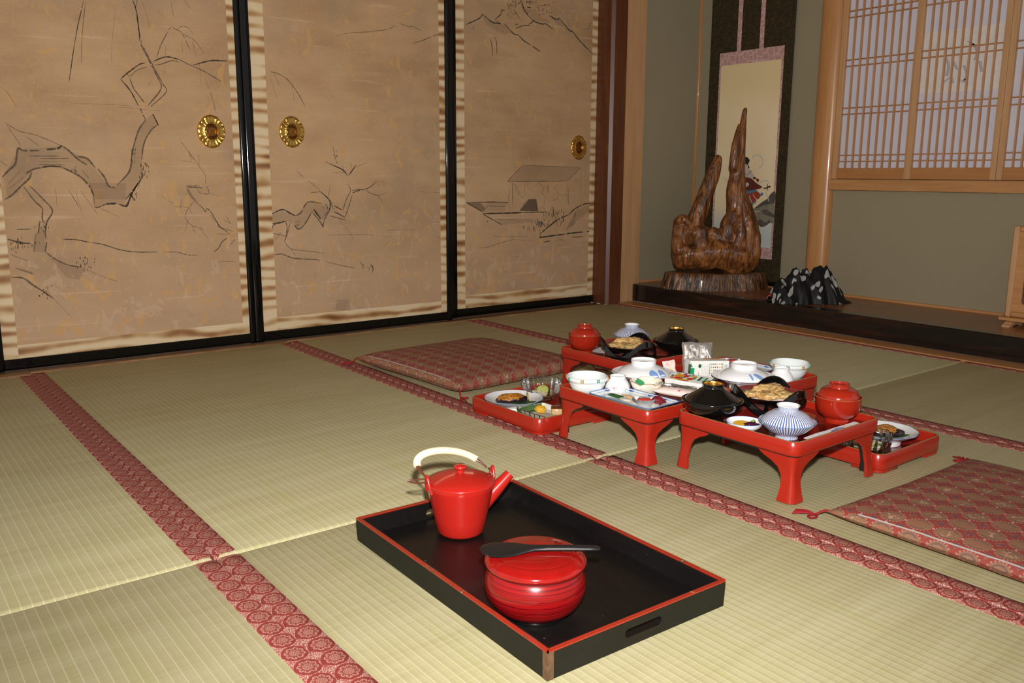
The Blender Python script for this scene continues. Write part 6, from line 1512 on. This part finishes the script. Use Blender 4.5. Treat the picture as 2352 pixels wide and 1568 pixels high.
for x, y, m_ in ((-.032, -.004, 'gold_print'), (-.018, .010, 'pink_print'), (.012, -.012, 'pink_print'), (.030, .006, 'gold_print')):
    z = .0105+.0100*math.sqrt(max(0, 1-(y/.019)**2))
    obj('flower_print', MB().lathe([(.0, .0006), (.0038, .0004), (.0044, -.001)], 12).xform(Matrix.Translation(Vector((x, y, z))) @ Matrix.Rotation(-y/.019*.8, 4, 'X')), M[m_], sw)
for k in range(5):
    for j in range(2):
        x, y = -.030+.016*k, -.010+.011*j+(.0 if k % 2 else .005); z = .0108+.0100*math.sqrt(max(0, 1-(y/.019)**2))
        obj('white_check', MB().add([(x-.004, y-.0028, z), (x+.004, y-.0028, z), (x+.004, y+.0028, z), (x-.004, y+.0028, z)], [(0, 1, 2, 3)]), M['white_paper'], sw, 0)
fm = thing('silver_wrapper', 'opened silver film wrapper between the sweet and the flat juice carton', 'wrapper', (1.830, 1.143, Z1+.014), R(17))
fm.rotation_euler = (R(-64), 0, R(17))
crumple('film_sheet', 'foil', fm, .054, .0155, .003, 1.3, amp=.006)
fm2 = thing('grey_film', 'dark clear film wrapper by the black bowl and juice carton', 'wrapper', (1.885, 1.172, Z1+.010), R(10)); fm2.rotation_euler = (R(-60), 0, R(14))
crumple('film_sheet', 'film', fm2, .030, .012, .003, 5.5, amp=.004)
# chopstick sleeve and napkin packet
def sleeve(label, x, y, rz, hl, hw_, name):
    t = thing(name, label, 'napkin', (x, y, Z1+.0004), rz); rows = []
    for k in range(15):
        s = -1+2*k/14; rows.append([(s*hl, u*hw_*(1-.06*abs(s)), .0016+.0012*mnoise.noise(Vector((s*3, u*2, rz)))+.0006*abs(u)) for u in (-1, -.5, 0, .5, 1)])
    o_ = MB().loft(rows, False); o_.loft([[(a, b, 0) for a, b, c_ in r] for r in rows], False)
    for e in (0, -1): o_.loft([[(r[e][0], r[e][1], 0) for r in rows], [r[e] for r in rows]], False)
    obj('folded_paper', o_, M['white_paper'], t, 50)
    return t
n1 = sleeve('white chopstick sleeve with a blue mark along the right edge of the nearest table', 2.232, 1.200, R(91), .098, .0155, 'chopstick_sleeve')
face_print(n1, 'blue_mark', 'sky', [circ(.0, .003, .016, .0045, 16, .12), circ(.022, .005, .014, .004, 16, -.2)], Matrix.Translation(Vector((0, 0, .0028))))
n2 = sleeve('white napkin packet with bright blue label beside the back soup bowl', 1.276, 1.430, R(112), .062, .024, 'napkin_packet')
face_print(n2, 'blue_label', 'sky', [circ(.006, .0, .030, .011, 20, .0)], Matrix.Translation(Vector((0, 0, .0030))))
